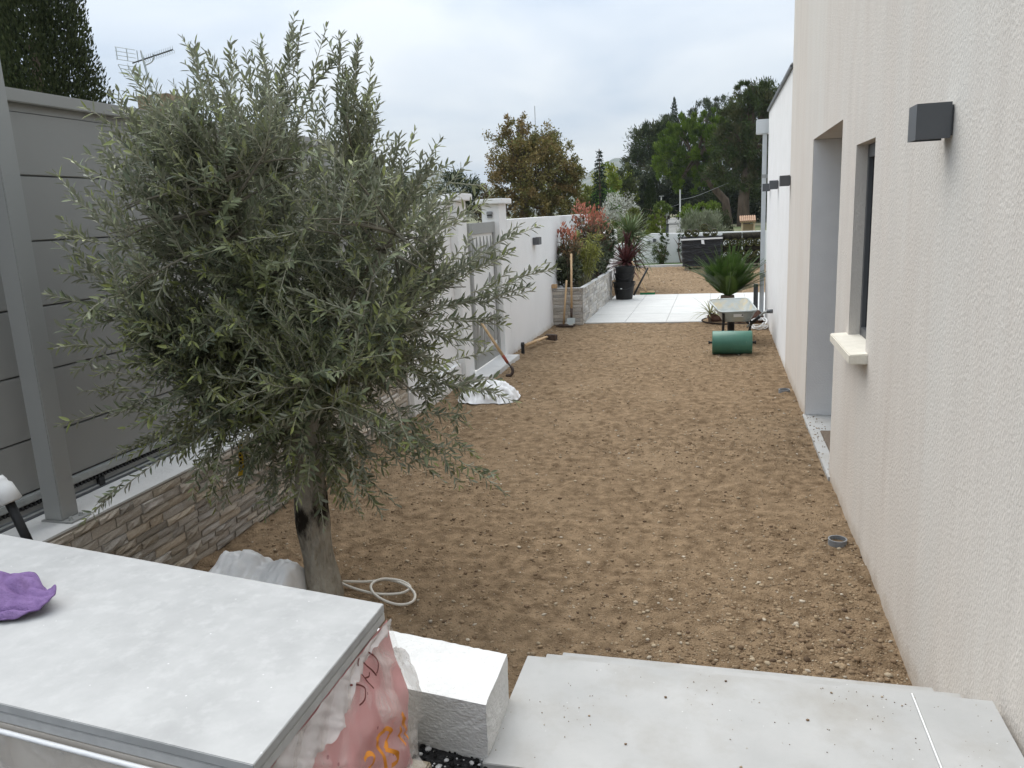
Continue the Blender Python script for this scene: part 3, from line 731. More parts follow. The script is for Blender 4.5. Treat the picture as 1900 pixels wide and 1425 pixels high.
# milky film folded down over the top of the cartons
def ff(y, t):
    zl = .848 - .026 * math.sin((y - .86) * 9) + .05 * (y - 1.1) + .055 * float(vnoise(y, y * 0, .09, 77)) + .02 * float(vnoise(y, y * 0, .012, 78))
    z = .8915 + (zl - .8915) * t
    return (xf(y, z) + .003 * t + .004 * math.sin(y * 60 + t * 5) * t, y, z)
sheetmesh('film_fold', m_fold, ff, np.linspace(.86, 1.376, 150), np.linspace(0, 1, 24), pack)
def stroke(pts, r, mat, name):
    P = [Vector((0, a, b)) for a, b in pts]; q = []
    for i in range(len(P) - 1):
        p0 = P[max(i - 1, 0)]; p1 = P[i]; p2 = P[i + 1]; p3 = P[min(i + 2, len(P) - 1)]
        for s in np.linspace(0, 1, 6, endpoint=(i == len(P) - 2)):
            s = float(s)
            v = .5 * ((2 * p1) + (-p0 + p2) * s + (2 * p0 - 5 * p1 + 4 * p2 - p3) * s * s + (-p0 + 3 * p1 - 3 * p2 + p3) * s ** 3)
            q.append((xf(v.y, v.z) + .0012, v.y, v.z))
    b = MB(); vs = []; fs = []
    for i, p in enumerate(q):
        a_, c_ = Vector(q[max(i - 1, 0)]), Vector(q[min(i + 1, len(q) - 1)]); t_ = (c_ - a_).normalized(); n_ = Vector((0, -t_.z, t_.y)).normalized() * r
        for sg in (-1, 1): vs.append((xf(p[1] + n_.y * sg, p[2] + n_.z * sg) + .0014, p[1] + n_.y * sg, p[2] + n_.z * sg))
    fs = [(2 * i, 2 * i + 1, 2 * i + 3, 2 * i + 2) for i in range(len(q) - 1)]
    b.add(vs, fs).build(name, mat, pack, smooth=True)
for s in ([(1.265, .88), (1.285, .858), (1.279, .843), (1.268, .833)], [(1.251, .881), (1.239, .878), (1.245, .864), (1.258, .845), (1.267, .829)],
          [(1.23, .888), (1.22, .881), (1.222, .865), (1.231, .841), (1.243, .817)], [(1.249, .847), (1.243, .842), (1.227, .848)],
          [(1.174, .867), (1.198, .853), (1.214, .836), (1.206, .826), (1.189, .824), (1.176, .826)]):
    stroke(s, .0016, m_mark, 'marker_stroke')
for s in ([(1.288, .737), (1.291, .722), (1.297, .701)], [(1.294, .72), (1.31, .689), (1.319, .668), (1.322, .654)], [(1.276, .713), (1.282, .692), (1.285, .667)],
          [(1.215, .746), (1.229, .743), (1.24, .728), (1.229, .714), (1.211, .711)], [(1.223, .743), (1.195, .744), (1.196, .72), (1.203, .674)],
          [(1.211, .711), (1.24, .681), (1.245, .661), (1.22, .669)], [(1.127, .751), (1.145, .749), (1.166, .733), (1.16, .718), (1.146, .717)]):
    stroke(s, .0042, m_orange, 'marker_stroke')
# bulging far corner of the wrapped load
def lump(name, mat, c, r, parent, seed, amp=.25, nu=28, nv=20, top=None):
    V = []
    for i in range(nu):
        for j in range(nv + 1):
            a = 2 * PI * i / nu; b = PI * j / nv
            d = Vector((math.cos(a) * math.sin(b), math.sin(a) * math.sin(b), math.cos(b)))
            f_ = 1 + amp * (float(vnoise(d.x * 1.5 + d.z, d.y * 1.5 - d.z, .5, seed)) * 1.4 + float(vnoise(d.x * 2 + d.z * 3, d.y * 2, .25, seed + 1)) * .6)
            V.append((c[0] + d.x * r[0] * f_, c[1] + d.y * r[1] * f_, c[2] + d.z * r[2] * f_))
    V = np.array(V); i, j = np.meshgrid(np.arange(nu), np.arange(nv), indexing='ij'); i = i.ravel(); j = j.ravel(); k = (i + 1) % nu
    return npmesh(name, V, [np.stack([i * (nv + 1) + j, i * (nv + 1) + j + 1, k * (nv + 1) + j + 1, k * (nv + 1) + j], 1)], mat, parent, smooth=True)
MB().hexa([(-.72, 1.374, .56), (-.645, 1.374, .56), (-.635, 1.405, .56), (-.71, 1.41, .56)], [(-.72, 1.374, .78), (-.655, 1.374, .78), (-.645, 1.40, .77), (-.71, 1.405, .77)]).build('carton_end', m_cream, pack, bevel=.006)
lump('film_bulge', m_stretch, (-.655, 1.39, .675), (.042, .042, .125), pack, 31, .3)
# film over the near side
sheetmesh('side_film', m_stretch, lambda u, z: (-.655 - .994 * u, .866 + .105 * u - .012 * abs(float(vnoise(u * 2, z * 3, .12, 44))) - .01 * (.89 - z), z), np.linspace(0, 1.5, 60), np.linspace(.55, .888, 20), pack)
MB().tube([(-.655 - .994 * u, .862 + .105 * u, .885) for u in np.linspace(0, 1.5, 12)], .0045, 8).build('film_roll', m_film, pack, smooth=True)
for z in (.458, .541):
    for k in range(5): MB().box(-2.05, -.66, .90 + k * .098, .90 + k * .098 + .075, z, z + .018).build('pallet_board', m_woodw, pack)
for x_ in (-2.0, -1.35, -.76): MB().box(x_, x_ + .09, .90, 1.37, .4765, .5405).build('pallet_block', m_woodw, pack)
o = MB().hexa([(-.70, 1.385, .457), (-.615, 1.39, .457), (-.610, 1.45, .457), (-.70, 1.45, .457)], [(-.70, 1.385, .51), (-.620, 1.39, .505), (-.615, 1.445, .505), (-.70, 1.445, .51)]).build('timber_offcut', m_woodw, bevel=.004)
tag(o, 'weathered timber offcut on the black gravel beside the pallet', 'timber')

# white block
bk = MB(); bk.hexa([(-1.05, 1.635, .40), (-.508, 1.527, .40), (-.517, 1.755, -.05), (-1.05, 1.80, -.05)], [(-1.05, 1.565, .632), (-.500, 1.512, .616), (-.515, 1.752, .598), (-1.05, 1.80, .628)])
o = bk.build('white_block', m_block)
bm = bmesh.new(); bm.from_mesh(o.data); bmesh.ops.subdivide_edges(bm, edges=bm.edges[:], cuts=40, use_grid_fill=True)
for v in bm.verts:
    c_ = v.co; f_ = .005 * float(vnoise(c_.x + c_.z * .7, c_.y + c_.z, .09, 12)) + .003 * float(vnoise(c_.x * 1.3 - c_.z, c_.y - c_.x * .4 + c_.z, .016, 13)); v.co = c_ + v.normal * f_
bm.to_mesh(o.data); bm.free(); tag(o, 'rough white rendered block at the left end of the landing', 'block')

# purple cloth
def cloth():
    nu, nv = 70, 50; V = []
    for i in range(nu):
        for j in range(nv):
            u, v = i / (nu - 1) * 2 - 1, j / (nv - 1) * 2 - 1
            a = math.sqrt(max(0, 1 - .35 * v * v)); b = math.sqrt(max(0, 1 - .45 * u * u))
            X = -1.545 + .20 * u * a + .02 * v; Y = 1.215 + .088 * v * b - .010 * u + .018 * math.sin(u * 4 + 1) * v
            h = .026 * (1 - u * u) * (1 - v * v) + .040 * math.exp(-((u - .25) ** 2 / .08 + (v - .35) ** 2 / .35))
            h = h * .75 + .040 * abs(float(vnoise(u * .9 + v * .6, v * .7 - u * .5, .30, 61))) * (1 - .5 * u * u) + .006 * float(vnoise(u, v, .12, 62))
            if u > .5: h += .040 * ((u - .5) / .5) ** 1.5 * max(0, .45 + .55 * v)
            V.append((X, Y, .9325 + max(h, 0)))
    i = (np.arange(nu - 1)[:, None] * nv + np.arange(nv - 1)[None]).ravel()
    o = npmesh('cloth', np.array(V), [np.stack([i, i + nv, i + nv + 1, i + 1], 1)], m_cloth, smooth=True)
    md = o.modifiers.new('thick', 'SOLIDIFY'); md.thickness = .003; md.offset = 1
    return tag(o, 'crumpled purple cleaning cloth on the topmost tile', 'cloth')
cloth()

# capped pole on the coping
pole = thing('capped_pole', (-2.455, 2.2, .507), 'black pole with a white plastic cap standing on the coping', 'pole')
d = (Vector((-2.56, 2.2, .80)) - Vector((-2.49, 2.2, .60))).normalized(); b0 = Vector((-2.457, 2.2, .509))
MB().tube([b0, b0 + d * .27], .017, 14).build('tube', m_black, pole, smooth=True)
pts = [b0 + d * s for s in (.245, .25, .315, .325, .335, .352)]
MB().tube(pts, [.030, .046, .036, .026, .0255, .018], 20).build('cap', m_whitep, pole, smooth=True)
MB().tube([b0 + d * .3505, b0 + d * .354], .012, 12).build('cap_hole', m_black, pole)

# ---- sacks
def mound(name, mat, c, hx, hy, prof, seed, label, cat, ruff=.02, group=None):
    nu, nv = 90, 44; V = []
    for i in range(nu):
        for j in range(nv):
            u, v = i / (nu - 1) * 2 - 1, j / (nv - 1) * 2 - 1
            w = math.sqrt(max(0, 1 - abs(u) ** 5)) * .9 + .1
            h = float(np.interp(u, prof[0], prof[1])) * max(0, 1 - abs(v) ** 1.6)
            k = abs(float(vnoise(u * 1.2 + v * .8, v - u * .4, .28, seed))) * ruff * 2.2 + float(vnoise(u * 2, v, .10, seed + 1)) * ruff * .6
            V.append((c[0] + hx * u, c[1] + hy * v * w + ruff * float(vnoise(u, v, .2, seed + 2)), c[2] + max(0, h + k * (1 if h > .02 else .3))))
    i = (np.arange(nu - 1)[:, None] * nv + np.arange(nv - 1)[None]).ravel()
    o = npmesh(name, np.array(V), [np.stack([i, i + nv, i + nv + 1, i + 1], 1)], mat, smooth=True)
    return tag(o, label, cat, group)
mound('plastic_sack', m_film, (-2.06, 2.90, .0), .27, .27, ([-1, -.85, -.4, -.05, .2, .28, .6, .9, 1], [.0, .12, .245, .25, .235, .20, .225, .20, .02]), 71,
      'crumpled milky plastic sack between the tile stack and the olive trunk', 'sack', .022)
mound('white_sack', m_sack, (-2.09, 6.98, .0), .29, .22, ([-1, -.7, -.2, .1, .5, .85, 1], [.03, .12, .17, .18, .15, .08, .0]), 81, 'crumpled white sack lying on the soil by the white wall', 'sack', .03)

# ---- hose loop by the olive
h = MB(); pts = [(-1.78, 3.16, .03), (-1.70, 3.12, .022), (-1.6, 3.085, .018), (-1.50, 3.065, .018), (-1.40, 3.085, .02), (-1.37, 3.13, .03), (-1.43, 3.165, .04), (-1.52, 3.16, .045),
                 (-1.555, 3.11, .04), (-1.52, 3.05, .03), (-1.44, 3.0, .022), (-1.36, 2.985, .018), (-1.315, 3.02, .02), (-1.33, 3.08, .028), (-1.40, 3.14, .035), (-1.50, 3.175, .035), (-1.60, 3.15, .03), (-1.72, 3.145, .025)]
def smoothpath(pts, k=6):
    P = [Vector(p) for p in pts]; q = []
    for i in range(len(P) - 1):
        p0 = P[max(i - 1, 0)]; p1 = P[i]; p2 = P[i + 1]; p3 = P[min(i + 2, len(P) - 1)]
        for s in range(k):
            s = s / k
            q.append(.5 * ((2 * p1) + (-p0 + p2) * s + (2 * p0 - 5 * p1 + 4 * p2 - p3) * s * s + (-p0 + 3 * p1 - 3 * p2 + p3) * s ** 3))
    return q + [P[-1]]
o = h.tube(smoothpath(pts), .006, 10).build('hose', m_hose, smooth=True); tag(o, 'looped cream hose on the soil beside the olive trunk', 'hose')

# ---- hand tools
t = thing('hoe', (-2.15, 8.0, 0), 'short wooden hoe with a red ferrule leaning on the small gate', 'hoe')
a, b_ = Vector((-2.488, 8.12, .585)), Vector((-2.19, 8.08, .13)); c_ = b_ + (b_ - a).normalized() * -.10
MB().tube([a, c_], [.014, .017], 10).build('handle', m_wood, t, smooth=True)
MB().tube([c_, b_], [.0185, .016], 10).build('ferrule', m_red, t, smooth=True)
MB().tube(smoothpath([b_, b_ + Vector((.035, -.01, -.035)), (-2.135, 8.05, .075), (-2.128, 8.03, .04), (-2.15, 8.01, .012), (-2.20, 8.0, .004)]), [.009] * 6 + [.016] * 18 + [.020] * 6 + [.008], 8).build('blade', m_steel, t, smooth=True)
t = thing('shovel', (-2.136, 11.7, 0), 'long handled shovel leaning on the stone front of the planter', 'shovel')
MB().tube([(-2.135, 11.83, 1.083), (-2.137, 11.72, .255)], [.015, .018], 10).build('handle', m_wood, t, smooth=True)
MB().tube([(-2.137, 11.722, .27), (-2.140, 11.70, .11)], [.020, .017], 10).build('socket', m_steel, t, smooth=True)
MB().add([(-2.20, 11.685, .13), (-2.08, 11.685, .13), (-2.075, 11.66, .06), (-2.14, 11.645, .004), (-2.21, 11.66, .06), (-2.20, 11.678, .13), (-2.08, 11.678, .13), (-2.075, 11.653, .06), (-2.14, 11.638, .004), (-2.21, 11.653, .06)],
         [(0, 1, 2, 3, 4), (9, 8, 7, 6, 5)] + [(i, i + 5, (i + 1) % 5 + 5, (i + 1) % 5) for i in range(5)]).build('blade', m_galv, t)
t = thing('hoe', (-2.25, 11.7, 0), 'shorter handled garden hoe standing left of the long shovel', 'hoe')
MB().tube([(-2.221, 11.84, .686), (-2.262, 11.70, .03)], [.014, .016], 10).build('handle', m_wood, t, smooth=True)
MB().hexa([(-2.37, 11.63, .006), (-2.10, 11.60, .006), (-2.08, 11.70, .006), (-2.33, 11.73, .006)], [(-2.37, 11.63, .022), (-2.10, 11.60, .022), (-2.08, 11.70, .03), (-2.33, 11.73, .03)]).build('blade', m_steel, t)
t = thing('mattock', (-2.25, 9.9, 0), 'mattock with a pale wooden handle lying on the soil by the wall', 'mattock')
MB().tube([(-2.36, 9.62, .065), (-2.19, 10.17, .085)], [.020, .018], 10).build('handle', m_wood, t, smooth=True)
MB().hexa([(-2.22, 10.13, .05), (-2.09, 10.20, .02), (-2.07, 10.26, .02), (-2.20, 10.22, .05)], [(-2.22, 10.13, .12), (-2.09, 10.20, .10), (-2.07, 10.26, .10), (-2.20, 10.22, .12)]).build('blade', m_steel, t, bevel=.006)
t = MB(); t.tube([(-2.335, 9.36, -.05), (-2.335, 9.36, .10)], .022, 12); t.tube([(-2.352, 9.36, .115), (-2.318, 9.36, .115)], .030, 12)
o = t.build('water_stub', m_black); tag(o, 'short black water outlet standing up beside the mattock', 'pipe')

# ---- garden roller
t = thing('garden_roller', (.17, 9.33, 0), 'green steel garden roller drum lying on the soil', 'roller')
MB().lathe([(.118, -.218), (.128, -.222), (.134, -.214), (.134, .214), (.128, .222), (.118, .218)], (.17, 9.33, .136), 40, 'x').build('drum', m_green, t, smooth=False)
for s in (-1, 1):
    MB().lathe([(.013, -.02), (.013, .02)], (.17 + s * .238, 9.33, .136), 12, 'x').build('axle', m_black, t)
    MB().lathe([(.020, -.008), (.020, .008)], (.17 + s * .258, 9.33, .136), 12, 'x').build('axle_nut', m_black, t)
for p in t.children:
    if p.name.startswith('drum'):
        for f in p.data.polygons: f.use_smooth = len(f.vertices) == 4

# ---- wheelbarrow
wbw = thing('wheelbarrow', (.2, 10.3, 0), 'galvanised wheelbarrow with dried cement in its tray behind the green roller', 'wheelbarrow')
NR = [Vector((.035, 9.9, .413)), Vector((.475, 9.9, .425))]; NBt = [Vector((.075, 9.97, .285)), Vector((.405, 9.97, .288))]
FR = [Vector((-.115, 10.75, .47)), Vector((.385, 10.75, .485))]; FB = [Vector((.03, 10.55, .285)), Vector((.34, 10.55, .288))]
tb = MB(); rim = [NR[0], NR[1], FR[1], FR[0]]; bot = [NBt[0], NBt[1], FB[1], FB[0]]
def rounded(q, r):
    out_ = []
    for i in range(4):
        p, a, b = q[i], q[i - 1], q[(i + 1) % 4]
        u, v = (a - p).normalized(), (b - p).normalized()
        for s in (0, .33, .67, 1):
            out_.append((p + u * r * (1 - s) ** 2 + v * r * s ** 2))
    return out_
ro, bo = rounded(rim, .09), rounded(bot, .08); n_ = len(ro)
ri = [p + (sum(ro, Vector()) / n_ - p) * .03 for p in ro]; bi = [p + Vector((0, 0, .012)) for p in bo]
tb.add(ro + bo, [(i, (i + 1) % n_, (i + 1) % n_ + n_, i + n_) for i in range(n_)] + [tuple(range(n_, 2 * n_))[::-1]])
tb.build('tray', m_galv, wbw)
MB().add(ri + bi, [(i + n_, (i + 1) % n_ + n_, (i + 1) % n_, i) for i in range(n_)] + [tuple(range(n_, 2 * n_))]).build('tray_inside', m_galvin, wbw)
MB().tube(ro + [ro[0]], .012, 8).build('rim', m_galv, wbw, smooth=True)
yl = 9.905
def nf(u, v): return NR[0].lerp(NR[1], u).lerp(NBt[0].lerp(NBt[1], u), v) + Vector((0, -.006, 0))
MB().add([nf(.36, .22), nf(.66, .22), nf(.66, .52), nf(.36, .52)], [(0, 1, 2, 3)]).build('sticker', m_whitep, wbw)
MB().add([nf(.60, .28) - Vector((0, .002, 0)), nf(.65, .28) - Vector((0, .002, 0)), nf(.65, .42) - Vector((0, .002, 0)), nf(.60, .42) - Vector((0, .002, 0))], [(0, 1, 2, 3)]).build('sticker_print', m_anth, wbw)
for (xt, xb) in ((.075, .062), (.40, .365)):
    MB().tube(smoothpath([(xt, 9.92, .40) if xt < .2 else (xt, 9.96, .29), (xt, 9.97, .26), (xb, 10.02, .02), (xb + .0, 10.12, .012)]), .016, 8).build('leg', m_black, wbw, smooth=True)
for k, xx in enumerate((.05, .35)):
    MB().tube([(xx + .02, 9.95, .27), (xx - .01 if k else xx + .05, 10.55, .24), (.16 if k == 0 else .20, 10.85, .2)], .014, 8).build('frame_tube', m_black, wbw, smooth=True)
MB().tube(smoothpath([(.36, 9.98, .22), (.46, 9.86, .33), (.535, 9.75, .42), (.575, 9.70, .44)]), .014, 10).build('handle', m_alu, wbw, smooth=True)
MB().tube([(.40, 9.935, .262), (.50, 9.80, .38)], .019, 10).build('handle_sleeve', m_black, wbw, smooth=True)
MB().lathe([(.001, -.035), (.022, -.03), (.024, 0), (.024, .035), (.001, .037)], (.60, 9.69, .445), 14, 'x').build('grip', m_anth, wbw, smooth=True)
wh = bpy.data.objects.new('wheel', None); link(wh, wbw, (-.02, .58, .17))
tw = MB(); R_, r_ = .17, .042
for i in range(28):
    for j in range(10):
        a, b = 2 * PI * i / 28, 2 * PI * j / 10
        tw.v.append((.18 + r_ * math.sin(b) * 1.1, 10.88 + (R_ - r_ + r_ * math.cos(b)) * math.cos(a), .172 + (R_ - r_ + r_ * math.cos(b)) * math.sin(a)))
for i in range(28):
    for j in range(10): tw.f.append((i * 10 + j, ((i + 1) % 28) * 10 + j, ((i + 1) % 28) * 10 + (j + 1) % 10, i * 10 + (j + 1) % 10)); tw.mi.append(0)
tw.build('tyre', m_black, wh, smooth=True)
MB().lathe([(.09, -.02), (.09, .02)], (.18, 10.88, .172), 20, 'x').build('rim', m_galv, wh)

# ---- hose coil, bed, rocks, dark post
pts = []
for k in range(44):
    a = k * .62; pts.append((.555 + .105 * math.cos(a) * (1 + .15 * math.sin(k * 1.7)), 11.3 + .13 * math.sin(a), .02 + .10 * max(0, math.sin(a * .5 + 1)) + .02 * math.sin(k * 2.3)))
o = MB().tube(smoothpath(pts, 4), .008, 8).build('hose', m_whitep, smooth=True); tag(o, 'tangled white hose coil on the soil by the white house wall', 'hose')
bed = MB(); bed.lathe([(.42, -.05), (.42, .012), (.38, .03), (.001, .045)], (.20, 12.05, 0), 40); o = bed.build('planting_bed', m_soil, smooth=True); tag(o, kind='structure')
ed = []
for k in range(33): ed.append((.20 + .42 * math.cos(2 * PI * k / 32), 12.05 + .42 * math.sin(2 * PI * k / 32), .02))
o = MB().tube(ed, .010, 8).build('bed_edging', m_mulch, smooth=True); tag(o, 'low dark edging ring round the cycad bed', 'edging')
for (c_, r, lb) in (((-.03, 11.85, .07), (.10, .09, .085), 'reddish rock left of the wheelbarrow in the cycad bed'), ((.52, 11.85, .07), (.12, .10, .10), 'reddish rock right of the wheelbarrow by the downpipe'), ((.28, 11.75, .04), (.10, .08, .06), 'low reddish rock behind the wheelbarrow legs')):
    tag(lump('rock', m_rock, c_, r, None, int(c_[0] * 100) + 300, .5, 16, 12), lb, 'rock', 'reddish rocks of the cycad bed')
o = MB().box(.535, .60, 12.50, 12.57, 0, .50).build('dark_post', m_anth, bevel=.004); tag(o, 'short dark grey post beside the white downpipe', 'post')
o = MB().tube(smoothpath([(.47, 12.55, .22), (.445, 12.55, .14), (.47, 12.55, .05), (.53, 12.55, .03)]), .014, 8).build('black_pipe', m_black, smooth=True); tag(o, 'bent black pipe beside the short dark post', 'pipe')

# ---- buckets and broom
def bucket(c, rt, rb, h_, label, handle):
    t = thing('bucket', c, label, 'bucket', 'black builders buckets on the terrace')
    MB().lathe([(rb, 0), (rt, h_), (rt + .012, h_), (rt + .012, h_ - .02), (rt - .006, h_ - .02), (rt - .006, h_ - .001), (rb - .006, .012), (.001, .012)], c, 32, cap=False).build('shell', m_blackp, t)
    hp = [(c[0] + (rt + .012) * math.cos(a), c[1] + .08 * math.sin(a * 1.0) * handle[1] - .02, c[2] + h_ - .03 + handle[0] * math.sin(a)) for a in np.linspace(0, PI, 16)]
    MB().tube(hp, .007, 6).build('handle', m_black, t, smooth=True)
    return t
b1 = bucket((-1.73, 15.15, .017), .205, .155, .33, 'wide black tub holding the other buckets on the terrace', (-.10, -2.6))
MB().add([(-1.78, 14.965, .24), (-1.745, 14.96, .24), (-1.745, 14.955, .215), (-1.78, 14.96, .215)], [(0, 1, 2, 3)]).build('price_tag', m_whitep, b1)
bucket((-1.725, 15.17, .21), .185, .14, .30, 'black bucket nested inside the wide black tub', (-.16, -2.4))
bucket((-1.71, 15.175, .31), .188, .145, .325, 'topmost black bucket of the nested stack', (-.20, -2.4))
o = MB().tube([(-1.53, 14.98, .10), (-1.27, 15.05, .60)], .018, 8).build('tool_handle', m_black, smooth=True); tag(o, 'black tool handle slanting beside the stacked buckets', 'tool handle')
t = thing('broom', (-1.3, 15.9, 0), 'wooden broom with green bristles leaning on the stacked buckets', 'broom')
MB().tube([(-1.36, 15.87, .06), (-1.60, 15.45, .70)], .014, 10).build('handle', m_wood, t, smooth=True)
MB().box(-1.50, -1.21, 15.85, 15.91, .055, .085).build('head', m_wood, t, bevel=.006)
br = MB()
for i in range(24):
    for j in range(4):
        x_, y_ = -1.492 + i * .0122, 15.855 + j * .014
        br.add([(x_, y_, .056), (x_ + .010, y_, .056), (x_ + .013, y_ - .006, .0), (x_ - .003, y_ - .006, .0), (x_ + .005, y_ + .010, .056), (x_ + .005, y_ + .012, .0)], [(0, 1, 2, 3), (1, 4, 5, 2), (4, 0, 3, 5)])
tag(br.build('bristles', m_bristle, t), kind='stuff')

# ---- turf pallets
def rollmesh():
    n_ = 64; pts = []
    for i in range(n_ + 1):
        a = i / n_ * 2 * PI * 2.6; r = min(.024 + .105 * i / n_, .095)
        pts.append((a, r))
    mb_ = MB(); th = .016; b_ = []
    for (a, r) in pts:
        for rr_, yy in ((r, -.5), (r, .5), (r - th, -.5), (r - th, .5)): b_.append((rr_ * math.cos(a), yy, rr_ * math.sin(a)))
    f0, f1, f2 = [], [], []
    for i in range(n_):
        k = i * 4; f0.append((k, k + 1, k + 5, k + 4)); f1.append((k + 2, k + 6, k + 7, k + 3)); f2 += [(k, k + 4, k + 6, k + 2), (k + 1, k + 3, k + 7, k + 5)]
    mb_.v = b_; mb_.f = f0 + f1 + f2; mb_.mi = [0] * len(f0) + [1] * len(f1) + [1] * len(f2)
    e_ = len(pts) * 4 - 4; mb_.f.append((e_, e_ + 1, e_ + 3, e_ + 2)); mb_.mi.append(1)
    o = mb_.build('turf_roll', [m_turf, m_turfg], org=1); me = o.data
    for v in me.vertices:
        k = 1 + float(vnoise(v.co.x * 3 + v.co.y, v.co.z * 3, .12, 9)) * .10; v.co.x *= k; v.co.z *= k; v.co.y += float(vnoise(v.co.x, v.co.z, .03, 8)) * .03
    bpy.data.objects.remove(o); return me
ROLL = rollmesh()
def roll(x, y, z, ln, axis, label, r=1.0):
    o = bpy.data.objects.new('turf_roll', ROLL); COL.objects.link(o); o.location = (x, y, z)
    o.scale = (r, ln, r); o.rotation_euler = (0, random.uniform(0, 6), 0)
    o.rotation_mode = 'ZYX'
    if axis == 'x':
        o.rotation_mode = 'XYZ'; o.rotation_euler = (random.uniform(0, 6), 0, 0); o.rotation_euler = Euler((0, random.uniform(0, 6), PI / 2), 'XYZ')
    else: o.rotation_euler = Euler((0, random.uniform(0, 6), 0))
    tag(o, label, 'turf roll', 'rolls of turf on the pallets'); return o
wp = thing('wrapped_pallet', (-.4, 22.4, 0), 'pallet of turf wrapped in black film with a white band', 'wrapped pallet')
V = []; nz_, nr_ = 26, 72
for i in range(nz_):
    z = .10 + .78 * i / (nz_ - 1); tpr = 1 - .06 * (1 - i / (nz_ - 1)) ** 2
    for k in range(nr_):
        a = 2 * PI * k / nr_; ca, sa = math.cos(a), math.sin(a); e_ = .22
        X = .54 * (abs(ca) ** e_) * (1 if ca > 0 else -1); Y = .46 * (abs(sa) ** e_) * (1 if sa > 0 else -1)
        bul = 1 + .030 * abs(math.sin(z * 17.5)) + .02 * float(vnoise(a * .6, z, .22, 33)) + .012 * float(vnoise(a, z * 2, .08, 34))
        V.append((-.415 + X * tpr * bul, 22.46 + Y * tpr * bul, z))
i, k = np.meshgrid(np.arange(nz_ - 1), np.arange(nr_), indexing='ij'); i = i.ravel(); k = k.ravel(); k2 = (k + 1) % nr_
body = npmesh('film_body', np.array(V), [np.stack([i * nr_ + k, i * nr_ + k2, (i + 1) * nr_ + k2, (i + 1) * nr_ + k], 1)], m_wrap, wp, smooth=True)
MB().box(-.93, .10, 22.02, 22.88, .845, .885).build('top_cover', m_wrap, wp, bevel=.01)
bn = MB()
bn.add([(-.975, 21.975, .80), (.125, 21.975, .815), (.125, 21.975, .855), (-.975, 21.975, .845), (-.975, 22.9, .80), (-.975, 22.9, .845)], [(0, 1, 2, 3), (4, 0, 3, 5)])
bn.build('white_band', m_whitep, wp)
MB().add([(-.42, 21.955, .70), (-.34, 21.955, .685), (-.36, 21.965, .80), (-.43, 21.965, .80)], [(0, 1, 2, 3)]).build('delivery_label', m_whitep, wp)
for z in (.0, .085): MB().box(-.86, .06, 22.05, 22.85, z, z + .018).build('pallet_board', m_woodw, wp)
for x_ in (-.86, -.44, -.04): MB().box(x_, x_ + .1, 22.05, 22.85, .019, .084).build('pallet_block', m_woodw, wp)
for (x_, z_, lb, ln) in ((-.78, .985, 'leftmost turf roll on top of the wrapped pallet', .8), (-.585, .98, 'second turf roll from the left on the wrapped pallet', .8),
                         (-.30, .98, 'turf roll under the highest one on the wrapped pallet', .8), (-.36, 1.125, 'highest turf roll resting on another on the wrapped pallet', .7), (-.10, .98, 'rightmost turf roll on top of the wrapped pallet', .8)):
    roll(x_, 22.42, z_, ln, 'y', lb, 1.03)
sp = thing('pallet', (.64, 22.9, 0), 'wooden pallet under the open stack of turf rolls', 'pallet')
for z in (.0, .085): MB().box(.12, 1.16, 22.5, 23.3, z, z + .018).build('pallet_board', m_woodw, sp)
for x_ in (.12, .6, 1.06): MB().box(x_, x_ + .1, 22.5, 23.3, .019, .084).build('pallet_block', m_woodw, sp)
names = ['lowest', 'second', 'third', 'fourth', 'top']
side = ['left', 'right']; pos5 = ['first', 'second', 'middle', 'fourth', 'last']
for rw_ in range(5):
    z_ = .195 + rw_ * .160
    if rw_ % 2 == 0:
        for k in range(2):
            for yy in (22.62, 22.83, 23.04):
                lb = f'{side[k]} turf roll lying crosswise in the {names[rw_]} layer of the open stack'
                if yy == 22.62: roll(.38 + k * .53, yy, z_, .50, 'x', lb, 1.02)
                elif rw_ == 4: roll(.38 + k * .53, yy, z_, .50, 'x', lb + (', middle row' if yy < 23 else ', back row'), .95)
    else:
        for k in range(5):
            roll(.235 + k * .205, 22.68, z_, .40, 'y', f'{pos5[k]} turf roll from the left showing its round end in the {names[rw_]} layer', 1.17)
            if k < 4: roll(.34 + k * .205, 23.10, z_, .40, 'y', f'turf roll hidden behind the round ends in the {names[rw_]} layer, gap {pos5[k]} from the left', 1.17)

# ================================================================== VEGETATION
# ---- olive tree in front
ENV = [(-1.79, 2.43), (-1.6, 2.39), (-1.5, 2.45), (-1.39, 2.36), (-1.32, 2.36), (-1.3, 2.16), (-1.36, 2.02), (-1.27, 1.93), (-1.16, 2.0), (-1.11, 1.92), (-0.99, 1.87), (-0.9, 1.8), (-0.88, 1.7),
       (-0.78, 1.66), (-0.67, 1.51), (-0.76, 1.45), (-0.84, 1.3), (-0.92, 1.19), (-0.93, 1.05), (-1.0, 0.92), (-0.94, 0.75), (-1.04, 0.70), (-1.27, 0.82), (-1.42, 0.78), (-1.58, 0.72), (-1.72, 0.68),
       (-1.98, 0.55), (-2.15, 0.58), (-2.10, 0.72), (-2.25, 0.82), (-2.5, 0.84), (-2.55, 0.95), (-2.65, 1.15), (-2.80, 1.42), (-2.82, 1.68), (-2.66, 1.87), (-2.55, 2.05), (-2.38, 2.2), (-2.3, 2.28),
       (-2.16, 2.28), (-2.08, 2.38), (-2.0, 2.36), (-1.93, 2.28)]
ENV = [(x if x > -2.0 else -2.0 + (x + 2.0) * .74, z) for x, z in ENV]
OC = np.array([-1.70, 1.45]); OB = np.array([-1.76, 3.02, 0.0])
ENVA = np.array([math.atan2(z - OC[1], x - OC[0]) for x, z in ENV]); ENVR = np.array([math.hypot(x - OC[0], z - OC[1]) for x, z in ENV])
